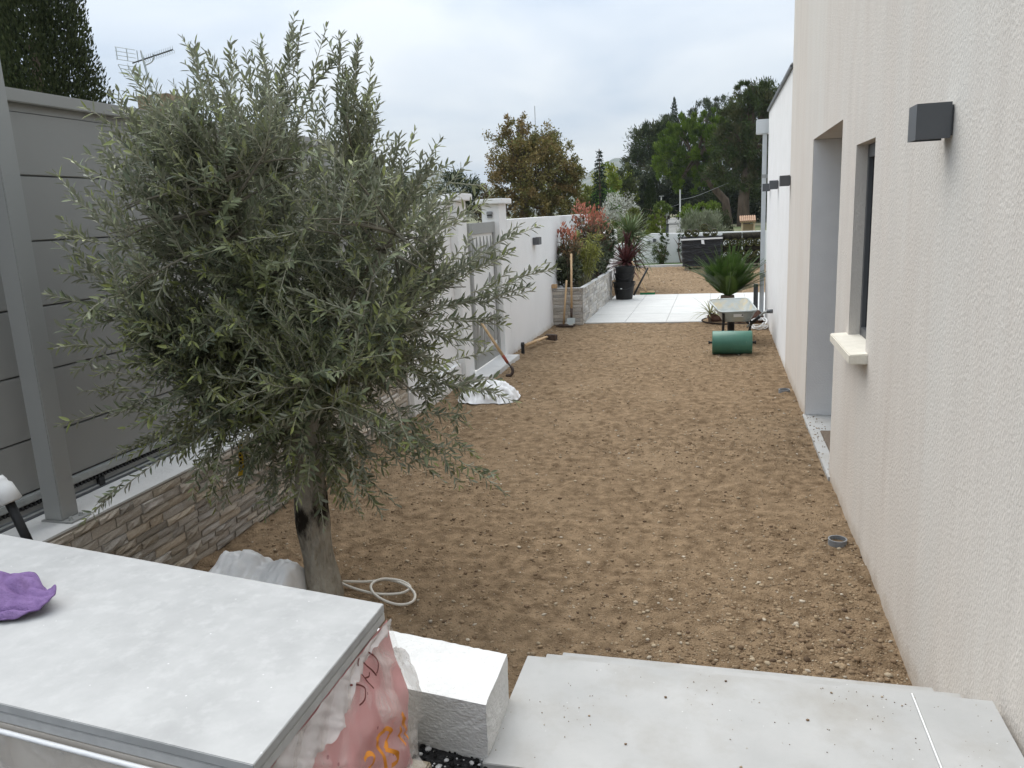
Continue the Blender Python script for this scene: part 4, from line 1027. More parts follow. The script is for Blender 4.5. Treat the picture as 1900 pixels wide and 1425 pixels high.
od = np.argsort(ENVA); ENVA, ENVR = ENVA[od], ENVR[od] * .90
def envr(a): return np.interp(a, ENVA, ENVR, period=2 * PI)
def yc(x): return 3.02 - .55 * np.clip(-2.0 - x, 0, 2)
def warp(x, dy, z):
    """the crown leans towards the camera on its left side, away from the sliding gate"""
    y = yc(x); k = y / 3.02
    return np.array([x * (k if x < -2 else 1.0), y + dy, 1.7 + (z - 1.7) * (k if x < -2 else 1.0)])
def crown_point(lo, hi):
    a = random.uniform(-PI, PI); R_ = float(envr(a)); q = math.sqrt(random.uniform(lo * lo, hi * hi))
    dy = random.choice((-1, 1)) * random.random() ** .8 * .66 * math.sqrt(max(0, 1 - q * q))
    return warp(OC[0] + R_ * q * math.cos(a), dy, OC[1] + R_ * q * math.sin(a))
olive = thing('olive_tree', tuple(OB), 'young olive tree with a thick trunk and a wide silvery green crown', 'tree')
tk = MB(); tp = []; tr_ = []
for k in range(26):
    s = k / 25; z = -.06 + 1.0 * s
    tp.append((OB[0] - .012 * math.sin(s * 3) + .006 * math.sin(s * 11), OB[1], z)); tr_.append(.081 - .018 * s + .006 * math.sin(s * 17) + .006 * math.exp(-s * 18) + .006 * math.exp(-((s - .58) / .05) ** 2))
tk.tube(tp, tr_, 22)
for v_i in range(len(tk.v)):
    v = tk.v[v_i]; a = math.atan2(v[1] - OB[1], v[0] - OB[0]); k = 1 + .07 * math.sin(3 * a + v[2] * 2) + .05 * float(vnoise(a * 1.0, v[2], .12, 71)) + .03 * float(vnoise(a, v[2], .04, 72))
    tk.v[v_i] = (OB[0] + (v[0] - OB[0]) * k, OB[1] + (v[1] - OB[1]) * k, v[2])
def olivebark():
    m = m_bark; nt = m.node_tree; N = nt.nodes; L = nt.links; p = N['Principled BSDF']
    src = p.inputs['Base Color'].links[0].from_socket
    tcn = N.new('ShaderNodeTexCoord'); sx = N.new('ShaderNodeSeparateXYZ'); L.new(tcn.outputs['Object'], sx.inputs[0])
    mp = N.new('ShaderNodeMapping'); mp.inputs['Scale'].default_value = (9, 9, 3.2); L.new(tcn.outputs['Object'], mp.inputs[0])
    n = N.new('ShaderNodeTexNoise'); n.inputs['Scale'].default_value = 1.6; n.inputs['Detail'].default_value = 9; n.inputs['Roughness'].default_value = .7; L.new(mp.outputs[0], n.inputs['Vector'])
    # old pruning wound with black sooty bark between .33 and .52 m
    a = N.new('ShaderNodeMath'); a.operation = 'SUBTRACT'; L.new(sx.outputs['Z'], a.inputs[0]); a.inputs[1].default_value = .435
    b = N.new('ShaderNodeMath'); b.operation = 'ABSOLUTE'; L.new(a.outputs[0], b.inputs[0])
    c = N.new('ShaderNodeMath'); c.operation = 'MULTIPLY_ADD'; L.new(b.outputs[0], c.inputs[0]); c.inputs[1].default_value = -1.25; L.new(n.outputs['Fac'], c.inputs[2])
    r = N.new('ShaderNodeMapRange'); r.inputs[1].default_value = .37; r.inputs[2].default_value = .53; L.new(c.outputs[0], r.inputs[0])
    n2 = N.new('ShaderNodeTexNoise'); n2.inputs['Scale'].default_value = 11; n2.inputs['Detail'].default_value = 3; L.new(tcn.outputs['Object'], n2.inputs['Vector'])
    r2 = N.new('ShaderNodeMapRange'); r2.inputs[1].default_value = .66; r2.inputs[2].default_value = .70; L.new(n2.outputs['Fac'], r2.inputs[0])
    mxm = N.new('ShaderNodeMath'); mxm.operation = 'MAXIMUM'; L.new(r.outputs[0], mxm.inputs[0]); L.new(r2.outputs[0], mxm.inputs[1])
    mxn = N.new('ShaderNodeMix'); mxn.data_type = 'RGBA'; L.new(mxm.outputs[0], mxn.inputs[0]); L.new(src, mxn.inputs[6]); mxn.inputs[7].default_value = (.022, .018, .014, 1)
    L.new(mxn.outputs[2], p.inputs['Base Color'])
olivebark()
tk.build('trunk', m_bark, olive, smooth=True)

def bez(a, b, c, n): return [a * (1 - t) ** 2 + b * 2 * t * (1 - t) + c * t * t for t in np.linspace(0, 1, n)]
limbs = []; lmb = MB()
for k in range(16):
    a = 2 * PI * k / 16 + random.uniform(-.15, .15)
    s0 = np.array([OB[0], OB[1], random.uniform(.62, .92)])
    R_ = float(envr(a)); q = random.uniform(.45, .7); dy = (random.random() - .5) * 1.0
    end = warp(OC[0] + R_ * q * math.cos(a), dy, max(OC[1] + R_ * q * math.sin(a), .95))
    mid = s0 * .55 + end * .45 + np.array([0, 0, .22])
    pts = bez(s0, mid, end, 9); limbs.append(pts); lmb.tube(pts, [.017 - .013 * t for t in np.linspace(0, 1, 9)], 8)
brs = []
for k in range(150):
    tip = crown_point(.45, .88)
    cand = [p for l in limbs for p in l[3:]]
    # attach to the nearest limb point that lies nearer the core than the tip
    core = np.array([OB[0], OB[1], 1.05])
    best = min(cand, key=lambda p: np.linalg.norm(p - tip) + .8 * max(0, np.linalg.norm(p - core) - np.linalg.norm(tip - core) + .05) + random.uniform(0, .12))
    L_ = np.linalg.norm(tip - best)
    mid = (best + tip) / 2 + np.array([0, 0, .10 * L_]) + rng.normal(size=3) * .05 * L_
    pts = bez(best, mid, tip, 8); brs.append(pts); lmb.tube(pts, [.0075 - .0055 * t for t in np.linspace(0, 1, 8)], 6)
lmb.build('limbs', m_limb, olive, smooth=True)
LP, LD, LN, LL, LW, LC = [], [], [], [], [], []
twg = MB()
def shoot(a, c, sag, nmul=1.0, young=.12, base_skip=.06, lsc=1.0):
    a, c = np.array(a, float), np.array(c, float); L_ = np.linalg.norm(c - a)
    mid = (a + c) / 2 + np.array([0, 0, sag * L_]) + rng.normal(size=3) * .06 * L_
    n_ = max(6, int(L_ / .03)); pts = bez(a, mid, c, n_)
    twg.tube([pts[i] for i in range(0, n_, 2)] + [pts[-1]], [.0025 - .0014 * i / max(1, len(range(0, n_, 2))) for i in range(len(range(0, n_, 2)) + 1)], 4, cap=False)
    tint = random.uniform(.70, 1.35); yel = random.uniform(.88, 1.15)
    m_ = max(4, int(L_ / .0155 * nmul)); ph = random.uniform(0, PI)
    for i in range(m_):
        t = base_skip + (1 - base_skip) * (i + .5) / m_
        p = a * (1 - t) ** 2 + mid * 2 * t * (1 - t) + c * t * t
        tg = norm((mid - a) * (1 - t) + (c - mid) * t)
        ref = np.array([0, 0, 1.0]) if abs(tg[2]) < .85 else np.array([1.0, 0, 0])
        u = norm(np.cross(tg, ref)); w = np.cross(u, tg)
        ang = ph + (i % 2) * PI / 2 + random.uniform(-.35, .35)
        yg = t > .86 and random.random() < young * 5
        for sgn in (1, -1):
            if random.random() < .10: continue
            side = (u * math.cos(ang) + w * math.sin(ang)) * sgn
            open_ = random.uniform(.55, 1.0) * (.55 if t > .93 else 1)
            d_ = norm(tg * math.cos(open_) + side * math.sin(open_) + np.array([0, 0, random.uniform(-.12, .22)]))
            nrm = norm(np.array([0, 0, 1.0]) * .55 + tg * .5 - side * .3 + rng.normal(size=3) * .35)
            LP.append(p); LD.append(d_); LN.append(nrm)
            l_ = random.uniform(.028, .055) * (.7 if t > .93 else 1) * lsc; LL.append(l_); LW.append(l_ * random.uniform(.20, .30))
            if yg: col_ = np.array((.235, .265, .085)) * random.uniform(.8, 1.2)
            else:
                k = random.random()
                col_ = np.array((.105, .125, .066)) * (1 - k) + np.array((.25, .275, .145)) * k
                col_ = col_ * random.uniform(.78, 1.15) * tint * np.array([yel, yel ** .6, 1 / yel])
            LC.append(col_)
def outdir(p):
    d_ = norm(np.array([p[0] + 1.74, (p[1] - 3.0) * 1.1, (p[2] - 1.15) * .9]))
    return d_
def inside(p, sl=1.02):
    a = math.atan2(p[2] - OC[1], p[0] - OC[0]); r = math.hypot(p[0] - OC[0], p[2] - OC[1])
    return r < float(envr(a)) * sl and p[0] > -2.55
allb = np.array([p for b_ in brs for p in b_[1:]] + [p for l in limbs for p in l[3:]])
cnt = 0; tries = 0
while cnt < 2080 and tries < 20000:
    tries += 1
    if cnt < 900:                       # outer shoots growing from the branches
        b_ = random.choice(brs); p = b_[random.randint(1, 7)]
        d_ = norm(outdir(p) * .9 + np.array([0, 0, .42 if p[2] > 1.1 else -.15]) + rng.normal(size=3) * .42)
        tip = p + d_ * random.uniform(.13, .34)
    else:                                # shoots that fill the body of the crown
        tip = crown_point(0, .8) if random.random() < .6 else crown_point(0, .8) * np.array([1, 1, .8]) + np.array([0, 0, .18]); d_ = norm(outdir(tip) + np.array([0, -.15, .25]) + rng.normal(size=3) * .45)
        st_ = tip - d_ * random.uniform(.16, .34); j = int(np.argmin(np.linalg.norm(allb - st_, axis=1))); p = allb[j]
        if np.linalg.norm(tip - p) > .48: p = st_
    # the right side is thinner, the white wall shows through it
    if tip[0] > -1.45 and tip[2] < 1.85 and random.random() < .74: continue
    if tip[2] > 1.85 and random.random() < .25: continue
    if tip[0] < -2.2 and random.random() < .45: continue
    if tip[2] < .78 and random.random() < .5: continue
    if not inside(tip): continue
    shoot(p, tip, random.uniform(-.05, .14)); cnt += 1
# long single sprays that make the outline
SPR = [(-3.11, 1.44), (-2.95, 1.72), (-3.06, 0.81), (-3.04, 0.30), (-2.68, 1.87), (-2.59, 2.14), (-2.39, 2.33), (-2.12, 2.47), (-2.0, 2.4), (-1.78, 2.44), (-1.66, 2.45), (-1.5, 2.46), (-1.36, 2.39), (-1.28, 2.17),
       (-1.34, 1.99), (-1.15, 2.04), (-1.04, 2.0), (-0.95, 1.91), (-0.65, 1.51), (-0.75, 1.66), (-0.86, 0.54), (-0.96, 0.71), (-1.45, 0.60), (-2.0, 0.38), (-2.22, 0.43), (-2.72, 0.65), (-0.91, 1.19), (-0.71, 1.40), (-1.58, .66), (-1.86, .56), (-2.1, .5),
       (-1.72, 2.35), (-1.44, 2.30), (-2.2, 2.3), (-2.82, 1.05), (-0.85, 1.0), (-1.2, .70), (-2.95, 1.55), (-3.0, 1.2), (-1.09, 1.95), (-1.68, .52), (-1.93, .50), (-1.32, .62), (-1.12, .60), (-2.35, .58), (-2.5, .72), (-1.78, .62), (-1.50, .55), (-1.0, .85), (-2.85, .62), (-.80, 1.55), (-.82, 1.30), (-.88, 1.75), (-.95, 1.0), (-1.0, .60), (-1.22, 2.0), (-1.30, 2.30), (-1.42, 2.42), (-1.60, 2.40), (-1.85, 2.40), (-2.06, 2.42), (-2.3, 2.25), (-2.5, 2.05), (-2.62, 1.75), (-2.85, 1.6), (-2.9, 1.35), (-2.85, .95), (-2.7, .80)]
for (x_, z_) in SPR:
    k = (3.02 - .55 * max(0, -2.0 - x_)) / 3.02
    tip = np.array([x_ * k, 3.02 * k + random.uniform(-.04, .04), 1.7 + (z_ - 1.7) * k])
    low = z_ < .9
    core = np.array([-1.76, 2.98, 1.25 if not low else 1.0])
    st_ = tip + (core - tip) * (.50 if not low else .72)
    best = min((p for b_ in brs for p in b_[2:]), key=lambda p: np.linalg.norm(p - st_))
    st_ = best
    shoot(st_, tip, .16 if low else -.06, .8, .16, .25)
    v = tip - st_
    for j in range(3 if not low else 2):
        t = random.uniform(.4, .8); q0 = st_ + v * t + np.array([0, 0, (.16 if low else -.06) * np.linalg.norm(v) * 2 * t * (1 - t)])
        d_ = norm(v / np.linalg.norm(v) * 1.0 + rng.normal(size=3) * .38 + np.array([0, 0, .1 if not low else -.2]))
        tp_ = q0 + d_ * random.uniform(.10, .2)
        if tp_[0] > -2.8: shoot(q0, tp_, .0, .9, .16)
for k in range(34):                      # hanging skirt round the trunk
    a = random.uniform(0, 2 * PI); r = random.uniform(.12, .62); x_, y_ = OB[0] + r * math.cos(a) * 1.15 + .02, OB[1] + r * math.sin(a) * .8
    b_ = min((p for q in brs for p in q[1:]), key=lambda p: abs(p[0] - x_) + abs(p[1] - y_) + abs(p[2] - .98) * .8 + random.uniform(0, .1))
    shoot(b_, (x_, y_, random.uniform(.50, .74) + r * .06), .16, .85, .08, .12)
for k in range(64):                      # short shoots from the fork that veil the top of the trunk
    a = random.uniform(0, 2 * PI); r = random.uniform(.08, .34); z0 = random.uniform(.66, .98)
    p0 = np.array([OB[0] + .05 * math.cos(a), OB[1] + .05 * math.sin(a), z0])
    shoot(p0, p0 + np.array([r * math.cos(a), r * math.sin(a), random.uniform(-.22, .08) if k % 3 else -.26]), .22, .9, .06, .22)
LP, LD, LN, LL, LW, LC = [np.array(a) for a in (LP, LD, LN, LL, LW, LC)]
camd = np.linalg.norm(LP - np.array([0, 0, 1.7]), axis=1)
order = np.argsort(camd - LL * 3); near = order[:300]; rest = order[300:]
twg.build('twigs', m_twig, olive)
V, F = leaves(LP[rest], LD[rest], LN[rest], LL[rest], LW[rest], bend=.14)
cvar = np.repeat(LC[rest], 8, 0)
tag(npmesh('foliage', V, F, m_olive, olive, col=cvar), kind='stuff')
leafm = []
for k in range(8):
    V, F = leaves(np.zeros((1, 3)), np.array([[0, 1.0, 0]]), np.array([[0, 0, 1.0]]), np.array([1.0]), np.array([1.0]), bend=.10 + .02 * k)
    V = V * np.array([1, 1, .22])
    o = npmesh('leaf', V, F, m_olive, col=np.tile(LC[near[k * 5]], (8, 1))); leafm.append(o.data); bpy.data.objects.remove(o)
for i in near:
    o = bpy.data.objects.new('leaf', random.choice(leafm)); COL.objects.link(o); o.parent = olive
    Y_ = LD[i]; X_ = norm(np.cross(Y_, LN[i])); Z_ = np.cross(X_, Y_)
    Rm = Matrix(((X_[0], Y_[0], Z_[0]), (X_[1], Y_[1], Z_[1]), (X_[2], Y_[2], Z_[2])))
    o.rotation_mode = 'QUATERNION'; o.rotation_quaternion = Rm.to_quaternion()
    o.location = LP[i] - OB; o.scale = (LW[i], LL[i], LL[i])
# yellow strap hanging in the crown
ys = MB(); q = [(-1.985, 2.86, .80), (-1.99, 2.855, .745), (-1.995, 2.86, .69), (-2.012, 2.862, .64)]
for a, b_ in zip(q[:-1], q[1:]):
    ys.hexa([(b_[0] - .011, b_[1] - .001, b_[2]), (b_[0] + .011, b_[1] - .001, b_[2]), (b_[0] + .011, b_[1] + .001, b_[2]), (b_[0] - .011, b_[1] + .001, b_[2])],
            [(a[0] - .011, a[1] - .001, a[2]), (a[0] + .011, a[1] - .001, a[2]), (a[0] + .011, a[1] + .001, a[2]), (a[0] - .011, a[1] + .001, a[2])])
t = thing('strap', (-1.99, 2.86, .72), 'yellow strap with black marks hanging under the olive crown', 'strap')
ys.build('webbing', m_yellow, t)
for k in range(7):
    z = .665 + k * .018; x_ = float(np.interp(z, [.64, .69, .745, .80], [-2.012, -1.995, -1.99, -1.985])); y_ = float(np.interp(z, [.64, .69, .745, .80], [2.862, 2.86, 2.855, 2.86]))
    MB().box(x_ - .006, x_ + .004, y_ - .0030, y_ - .0018, z - .004, z + .005).build('print_mark', m_black, t)
MB().tube([(-1.985, 2.86, .80), (-1.97, 2.90, .86), (-1.93, 2.93, .93)], .0025, 5).build('cord', m_yellow, t)

# ---- generic foliage
def cloud(blobs, n, ls, ratio, cols, up=.4, clump=.25, nc=40, droop=0.0, shell=(.55, 1.0), jitter=.6):
    """leaf blades in clumps spread through ellipsoids (cx,cy,cz,rx,ry,rz)"""
    vol = np.array([b[3] * b[4] * b[5] for b in blobs]) ** .75; vol = vol / vol.sum()
    P, Dd, C = [], [], []
    cols = np.array(cols)
    for b, f in zip(blobs, vol):
        k = max(3, int(nc * f)); m_ = int(n * f)
        dirs = rdir(k); rad = rng.uniform(shell[0], shell[1], (k, 1))
        cen = np.array(b[:3]) + dirs * rad * np.array(b[3:6])
        idx = rng.integers(0, k, m_)
        r_ = clump * min(b[3:6])
        p = cen[idx] + rng.normal(size=(m_, 3)) * r_ * .55
        out_ = norm((p - np.array(b[:3])) / np.array(b[3:6]))
        d_ = norm(out_ * .6 + rng.normal(size=(m_, 3)) * jitter + np.array([0, 0, up - droop]))
        cb = cols[rng.integers(0, len(cols), k)] * rng.uniform(.85, 1.15, (k, 1))
        P.append(p); Dd.append(d_); C.append(cb[idx] * rng.uniform(.75, 1.25, (m_, 1)))
    P, Dd, C = np.concatenate(P), np.concatenate(Dd), np.concatenate(C)
    ln = rng.uniform(ls[0], ls[1], len(P))
    return P, Dd, ln, ln * ratio, C
def foliage(parent, name, blobs, n, ls, ratio, cols, mat=None, fancy=False, **k):
    P, D_, ln, wd, C = cloud(blobs, n, ls, ratio, cols, **k)
    Nn = norm(np.array([0, 0, 1.0]) + rng.normal(size=P.shape) * .7)
    if fancy: V, F = leaves(P, D_, Nn, ln, wd); r = 8
    else: V, F = diamonds(P, D_, Nn, ln, wd); r = 4
    o = npmesh(name, V, F, mat or m_far, parent, col=np.repeat(C, r, 0)); return tag(o, kind='stuff')
def skeleton(parent, base, targets, r0, fork, mat=None, name='branches', n=7, wob=.08):
    b_ = MB(); base = np.array(base, float)
    for tg in targets:
        tg = np.array(tg, float); f_ = np.array(fork, float) + rng.normal(size=3) * r0 * .5
        L_ = np.linalg.norm(tg - f_)
        mid = (f_ + tg) / 2 + np.array([0, 0, .12 * L_]) + rng.normal(size=3) * wob * L_
        b_.tube(bez(f_, mid, tg, n), [r0 * .55 * (1 - .88 * t) for t in np.linspace(0, 1, n)], 6)
        for q in range(3):
            t = random.uniform(.35, .8); p = f_ * (1 - t) ** 2 + mid * 2 * t * (1 - t) + tg * t * t
            e_ = p + norm(norm(tg - f_) + rng.normal(size=3) * .6) * L_ * random.uniform(.2, .45)
            b_.tube(bez(p, (p + e_) / 2 + np.array([0, 0, .03 * L_]), e_, 5), [r0 * .22 * (1 - .8 * s) for s in np.linspace(0, 1, 5)], 5)
    return b_.build(name, mat or m_trunk, parent)
def trunk(parent, pts, rs, mat=None): return MB().tube(pts, rs, 10).build('trunk', mat or m_trunk, parent, smooth=True)
def targets(blobs, n): 
    out_ = []
    for k in range(n):
        b = random.choice(blobs); d_ = rdir(1)[0]; out_.append(np.array(b[:3]) + d_ * np.array(b[3:6]) * random.uniform(.5, .85))
    return out_

# oak in bronze spring leaf
t = thing('oak_tree', (-9.8, 42, -.1), 'round bronze green oak in spring leaf beyond the white wall', 'tree')
bl = [(-9.7, 42, 4.3, 2.3, 2.2, 1.7), (-10.9, 42, 4.9, 1.35, 1.4, 1.4), (-10.3, 42, 6.1, .85, .9, .75), (-8.7, 42, 5.1, 1.2, 1.2, 1.05), (-8.0, 42, 3.6, 1.15, 1.3, 1.1), (-11.2, 42, 3.3, 1.1, 1.2, 1.0), (-9.3, 41.5, 2.5, 2.3, 1.8, 1.0), (-7.6, 42, 2.5, .9, 1.0, 1.0), (-7.5, 42, 3.5, 1.0, 1.0, 1.1), (-8.2, 41.6, 1.9, 1.6, 1.3, 1.0), (-11.0, 41.6, 1.9, 1.5, 1.2, 1.0)]
trunk(t, [(-10.0, 42, -.1), (-10.05, 42, 1.2), (-10.0, 42, 2.6)], [.30, .24, .2])
skeleton(t, None, targets(bl, 34), .20, (-10.0, 42, 2.3))
foliage(t, 'crown', bl, 38000, (.08, .17), .55, [(.205, .175, .065), (.180, .165, .058), (.22, .172, .068), (.155, .155, .055), (.225, .160, .07)], nc=480, clump=.20, up=.2, shell=(.35, 1.0))
t = thing('grey_tree', (-9.9, 48, -.1), 'dark tree standing close behind the right side of the bronze oak', 'tree')
foliage(t, 'crown', [(-10.1, 48, 4.9, 1.1, 1, 1.9), (-9.6, 48, 5.0, .8, .9, 1.4)], 3600, (.10, .2), .5, [(.085, .095, .055), (.10, .105, .06)], nc=90)
trunk(t, [(-9.9, 48, -.1), (-9.9, 48, 4)], [.2, .1])

# ---- right-hand pines
def pine(base, blobs, n, ls, cols, label, tr, nt_=18, name='pine_tree', fork=None, group=None, **k):
    t = thing(name, base, label, 'tree', group)
    trunk(t, [p[0] for p in tr], [p[1] for p in tr])
    if nt_: skeleton(t, None, targets(blobs, nt_), tr[-1][1] * 1.2, fork or tr[-1][0])
    kk = dict(nc=200, clump=.24, up=.55, shell=(.5, 1.0)); kk.update(k)
    foliage(t, 'crown', blobs, n, ls, .22, cols, **kk)
    return t
DG = [(.050, .070, .028), (.065, .082, .034), (.075, .086, .038), (.054, .074, .028)]
pine((.7, 75, -.1), [(-2.2, 75, 6.9, 3.8, 3.0, 2.1), (-.9, 75, 8.7, 2.2, 2.0, 1.2), (-4.0, 75, 5.4, 2.0, 2.2, 1.5), (-.2, 75, 6.3, 2.0, 2.2, 1.6), (-3.0, 75, 8.2, 1.8, 1.8, 1.2), (-2.0, 75, 4.0, 2.8, 2.2, 1.4)], 22000, (.28, .5),
     [(.115, .175, .022), (.095, .150, .020), (.135, .190, .030), (.070, .110, .018)], 'bright green umbrella pine with a leaning trunk beyond the far wall', [((.94, 75, -.1), .42), ((.64, 75, 2.0), .36), ((-1.21, 75, 4.2), .28), ((-1.97, 75, 5.7), .18)], 26, nc=230, up=.9, clump=.12, jitter=.35)
pine((2, 68, -.1), [(2.6, 68, 8.6, 2.3, 2.2, 1.9), (3.9, 68, 9.6, 2.0, 2, 1.5), (1.3, 68, 6.6, 1.9, 2.0, 1.6), (3.4, 68, 6.2, 2.6, 2.4, 1.9), (1.0, 68, 8.2, 1.1, 1.2, 1.0), (2.2, 68, 3.9, 1.5, 1.8, 1.4), (4.2, 68, 3.4, 2.0, 2.0, 1.6), (2.4, 68, 10.4, 1.0, 1, .7), (.6, 69, 4.6, 1.8, 1.8, 1.6), (4.6, 69, 7.6, 1.8, 2, 1.8)], 30000, (.26, .46),
     [(.075, .098, .036), (.090, .105, .042), (.062, .086, .030), (.105, .105, .05)], 'tall dark pine with a brown trunk beside the white downpipe', [((2.0, 68, -.6), .55), ((2.0, 68, 2.2), .45), ((2.5, 68, 6), .3)], 34, nc=420, clump=.2)
pine((-7.5, 95, -.1), [(-7.9, 95, 8.6, 2.4, 2.4, 2.4), (-7.2, 95, 10.3, 1.6, 1.6, 1.3), (-6.0, 95, 9.8, 1.8, 1.8, 1.6), (-9.2, 95, 6.9, 1.5, 1.6, 1.2), (-6.2, 95, 7.0, 2.0, 2.0, 1.6)], 14000, (.3, .55), DG, 'dark rounded pine left of the bright umbrella pine', [((-7.3, 95, -.1), .4), ((-7.4, 95, 6), .25)], 14, nc=300)
pts = [(-7.2, 14.2, 1.5), (-5.3, 14.7, 1.8), (-3.4, 15.6, 1.9), (-1.6, 15.9, 2.0), (.2, 16.4, 2.2), (2.2, 16.6, 2.2), (4.2, 17.4, 2.0), (6.2, 17.2, 2.2)]
lbs = ['pine on the skyline furthest left of the wooded slope', 'second skyline pine from the left beside the lone cypress tip', 'pale skyline pine above the umbrella pine', 'skyline pine in the middle of the wooded slope', 'skyline pine right of the middle of the slope', 'skyline pine behind the tall dark pine', 'highest skyline pine near the house edge', 'skyline pine almost hidden by the house edge']
for (x_, z_, r), lb in zip(pts, lbs):
    pine((x_, 120, -.1), [(x_, 120, z_ - 2.2, r * .95, r, 2.6), (x_ + random.uniform(-.5, .5), 120, z_ - .6, r * .55, r * .6, 1.0), (x_, 120, z_ - 5.5, r, r, 2.6), (x_, 119, z_ - 9, r * 1.2, r, 3.4)], 4600, (.35, .6), [(.070, .088, .048), (.082, .098, .054), (.060, .080, .042)], lb, [((x_, 120, -.1), .4), ((x_, 120, z_ - 2), .2)], 5, nc=60, group='pines on the skyline')
def cypress(base, h_, r, n, label, ls=(.08, .16), cols=((.024, .036, .014), (.034, .046, .019)), prof=None, mat=None):
    t = thing('cypress', base, label, 'tree')
    trunk(t, [base, (base[0], base[1], base[2] + h_ * .6)], [r * .16, r * .06])
    s = rng.uniform(0, 1, n); pr = np.interp(s, *(prof or ([0, .08, .35, .75, .93, 1], [.55, .85, 1, .72, .35, .04])))
    a = rng.uniform(0, 2 * PI, n); lob = 1 + .22 * np.sin(a * 5 + s * 3 + np.sin(s * 9)) + .10 * vnoise(a * 1.2, s * h_ * 1.1, .5, 17) * 2
    rr_ = r * pr * lob * rng.uniform(.35, 1.0, n) ** .45
    P = np.stack([base[0] + rr_ * np.cos(a), base[1] + rr_ * np.sin(a), base[2] + s * h_], 1)
    D_ = norm(np.stack([np.cos(a) * .45, np.sin(a) * .45, np.ones(n)], 1) + rng.normal(size=(n, 3)) * .25)
    ln = rng.uniform(ls[0], ls[1], n); Nn = norm(np.stack([np.cos(a), np.sin(a), np.zeros(n)], 1) + rng.normal(size=(n, 3)) * .5)
    V, F = diamonds(P, D_, Nn, ln, ln * .45); cc = np.array(cols)[rng.integers(0, len(cols), n)] * rng.uniform(.7, 1.4, (n, 1))
    tag(npmesh('crown', V, F, mat or m_far, t, col=np.repeat(cc, 4, 0)), kind='stuff'); return t
cypress((-3.6, 45, -.1), 3.3, .42, 3500, 'slim dark cypress beyond the far wall near the road')
cypress((-6.08, 119, 8), 8.6, .55, 900, 'lone cypress tip standing above the skyline pines', (.2, .4))
cypress((-13.55, 14.2, -.1), 9.5, 1.28, 90000, 'big dark cypress behind the sliding gate', (.05, .11), ((.030, .040, .017), (.042, .052, .022), (.055, .066, .028)), ([0, .1, .3, .45, .63, .68, .9, 1], [.9, 1.0, 1.0, .93, .80, .78, .5, .1]))
cypress((-14.6, 14.6, -.1), 10.5, 1.3, 45000, 'second cypress growing against the left side of the big one', (.05, .11), ((.028, .038, .016), (.040, .050, .021)), ([0, .1, .5, .7, 1], [.9, 1.0, .95, .75, .1]))
# dark evergreen oaks under the pines
for (x_, y_, z_, r, rz, lb) in ((-7.9, 86, 3.2, 1.8, 2.2, 'dark evergreen oak left of the small cypress'), (-5.4, 86, 3.6, 2.0, 2.6, 'dark evergreen oak under the umbrella pine'), (-2.6, 86, 2.8, 2.0, 2.4, 'dark evergreen oak behind the bright shrubs'), (-.2, 84, 2.2, 2.0, 2.2, 'dark evergreen oak at the foot of the leaning trunk'), (3.2, 80, 2.4, 2.6, 2.6, 'dark evergreen oak behind the tall dark pine trunk'), (1.0, 78, 1.6, 1.7, 1.5, 'low dark evergreen oak between the leaning trunk and the tall pine trunk')):
    t = thing('evergreen_oak', (x_, y_, -.1), lb, 'tree', 'dark evergreen oaks under the pines')
    trunk(t, [(x_, y_, -.1), (x_, y_, 2.4)], [.3, .15])
    foliage(t, 'crown', [(x_, y_, z_, r * 1.25, r, rz * 1.25), (x_ - r * .5, y_, z_ - 1, r * .8, r * .8, 1.5), (x_ + r * .5, y_, z_ - .6, r * .8, r * .8, 1.6)], 8000, (.22, .4), .5, [(.045, .060, .028), (.058, .070, .036), (.070, .080, .046), (.038, .052, .024)], nc=120)
for (x_, y_, z_, r, rz, lb, cols) in ((-8.1, 60, 3.7, .95, 1.5, 'yellow green tree beside the spruce', [(0.228,0.263,0.038),(0.175,0.228,0.038),(0.263,0.280,0.052)]), (-9.2, 58, 2.5, .9, 1.0, 'olive green tree right behind the bronze oak', [(0.158,0.175,0.044),(0.131,0.158,0.038)]),
                                      (-6.9, 62, 3.4, .95, 1.7, 'dark tree with yellow green top right of the spruce', [(0.070,0.088,0.035),(0.096,0.108,0.042),(0.175,0.210,0.038)]), (-7.6, 56, 2.2, .9, .8, 'fresh green low tree under the spruce', [(0.114,0.210,0.032),(0.088,0.175,0.032)])):
    t = thing('broadleaf_tree', (x_, y_, -.1), lb, 'tree'); trunk(t, [(x_, y_, -.1), (x_, y_, z_)], [.18, .08])
    foliage(t, 'crown', [(x_, y_, z_, r, r, rz), (x_ + r * .4, y_, z_ - .5, r * .8, r * .8, rz * .8), (x_ - r * .4, y_, z_ - .8, r * .8, r * .8, rz * .7)], 3600, (.14, .26), .5, cols, nc=90)
# spruce
t = thing('spruce', (-7.1, 50, -.1), 'slim dark spruce with drooping tiers right of the oak', 'tree')
trunk(t, [(-7.1, 50, -.1), (-7.1, 50, 5.4)], [.12, .02])
P, D_ = [], []
for k in range(17):
    z = 1.6 + 3.85 * k / 17; r = .58 * (1 - k / 17) ** .8 + .05
    for j in range(11):
        a = random.uniform(0, 2 * PI); m_ = int(12 * r / .5) + 5
        for s in np.linspace(.15, 1, m_):
            P.append((-7.1 + r * s * math.cos(a), 50 + r * s * math.sin(a), z - .22 * r * s * s * 2)); D_.append((math.cos(a), math.sin(a), random.uniform(-.9, .2)))
P, D_ = np.array(P) + rng.normal(size=(len(P), 3)) * .02, np.array(D_) + rng.normal(size=(len(P), 3)) * .5
V, F = diamonds(P, D_, norm(rng.normal(size=P.shape) + np.array([0, 0, 1])), np.full(len(P), .16), np.full(len(P), .05))
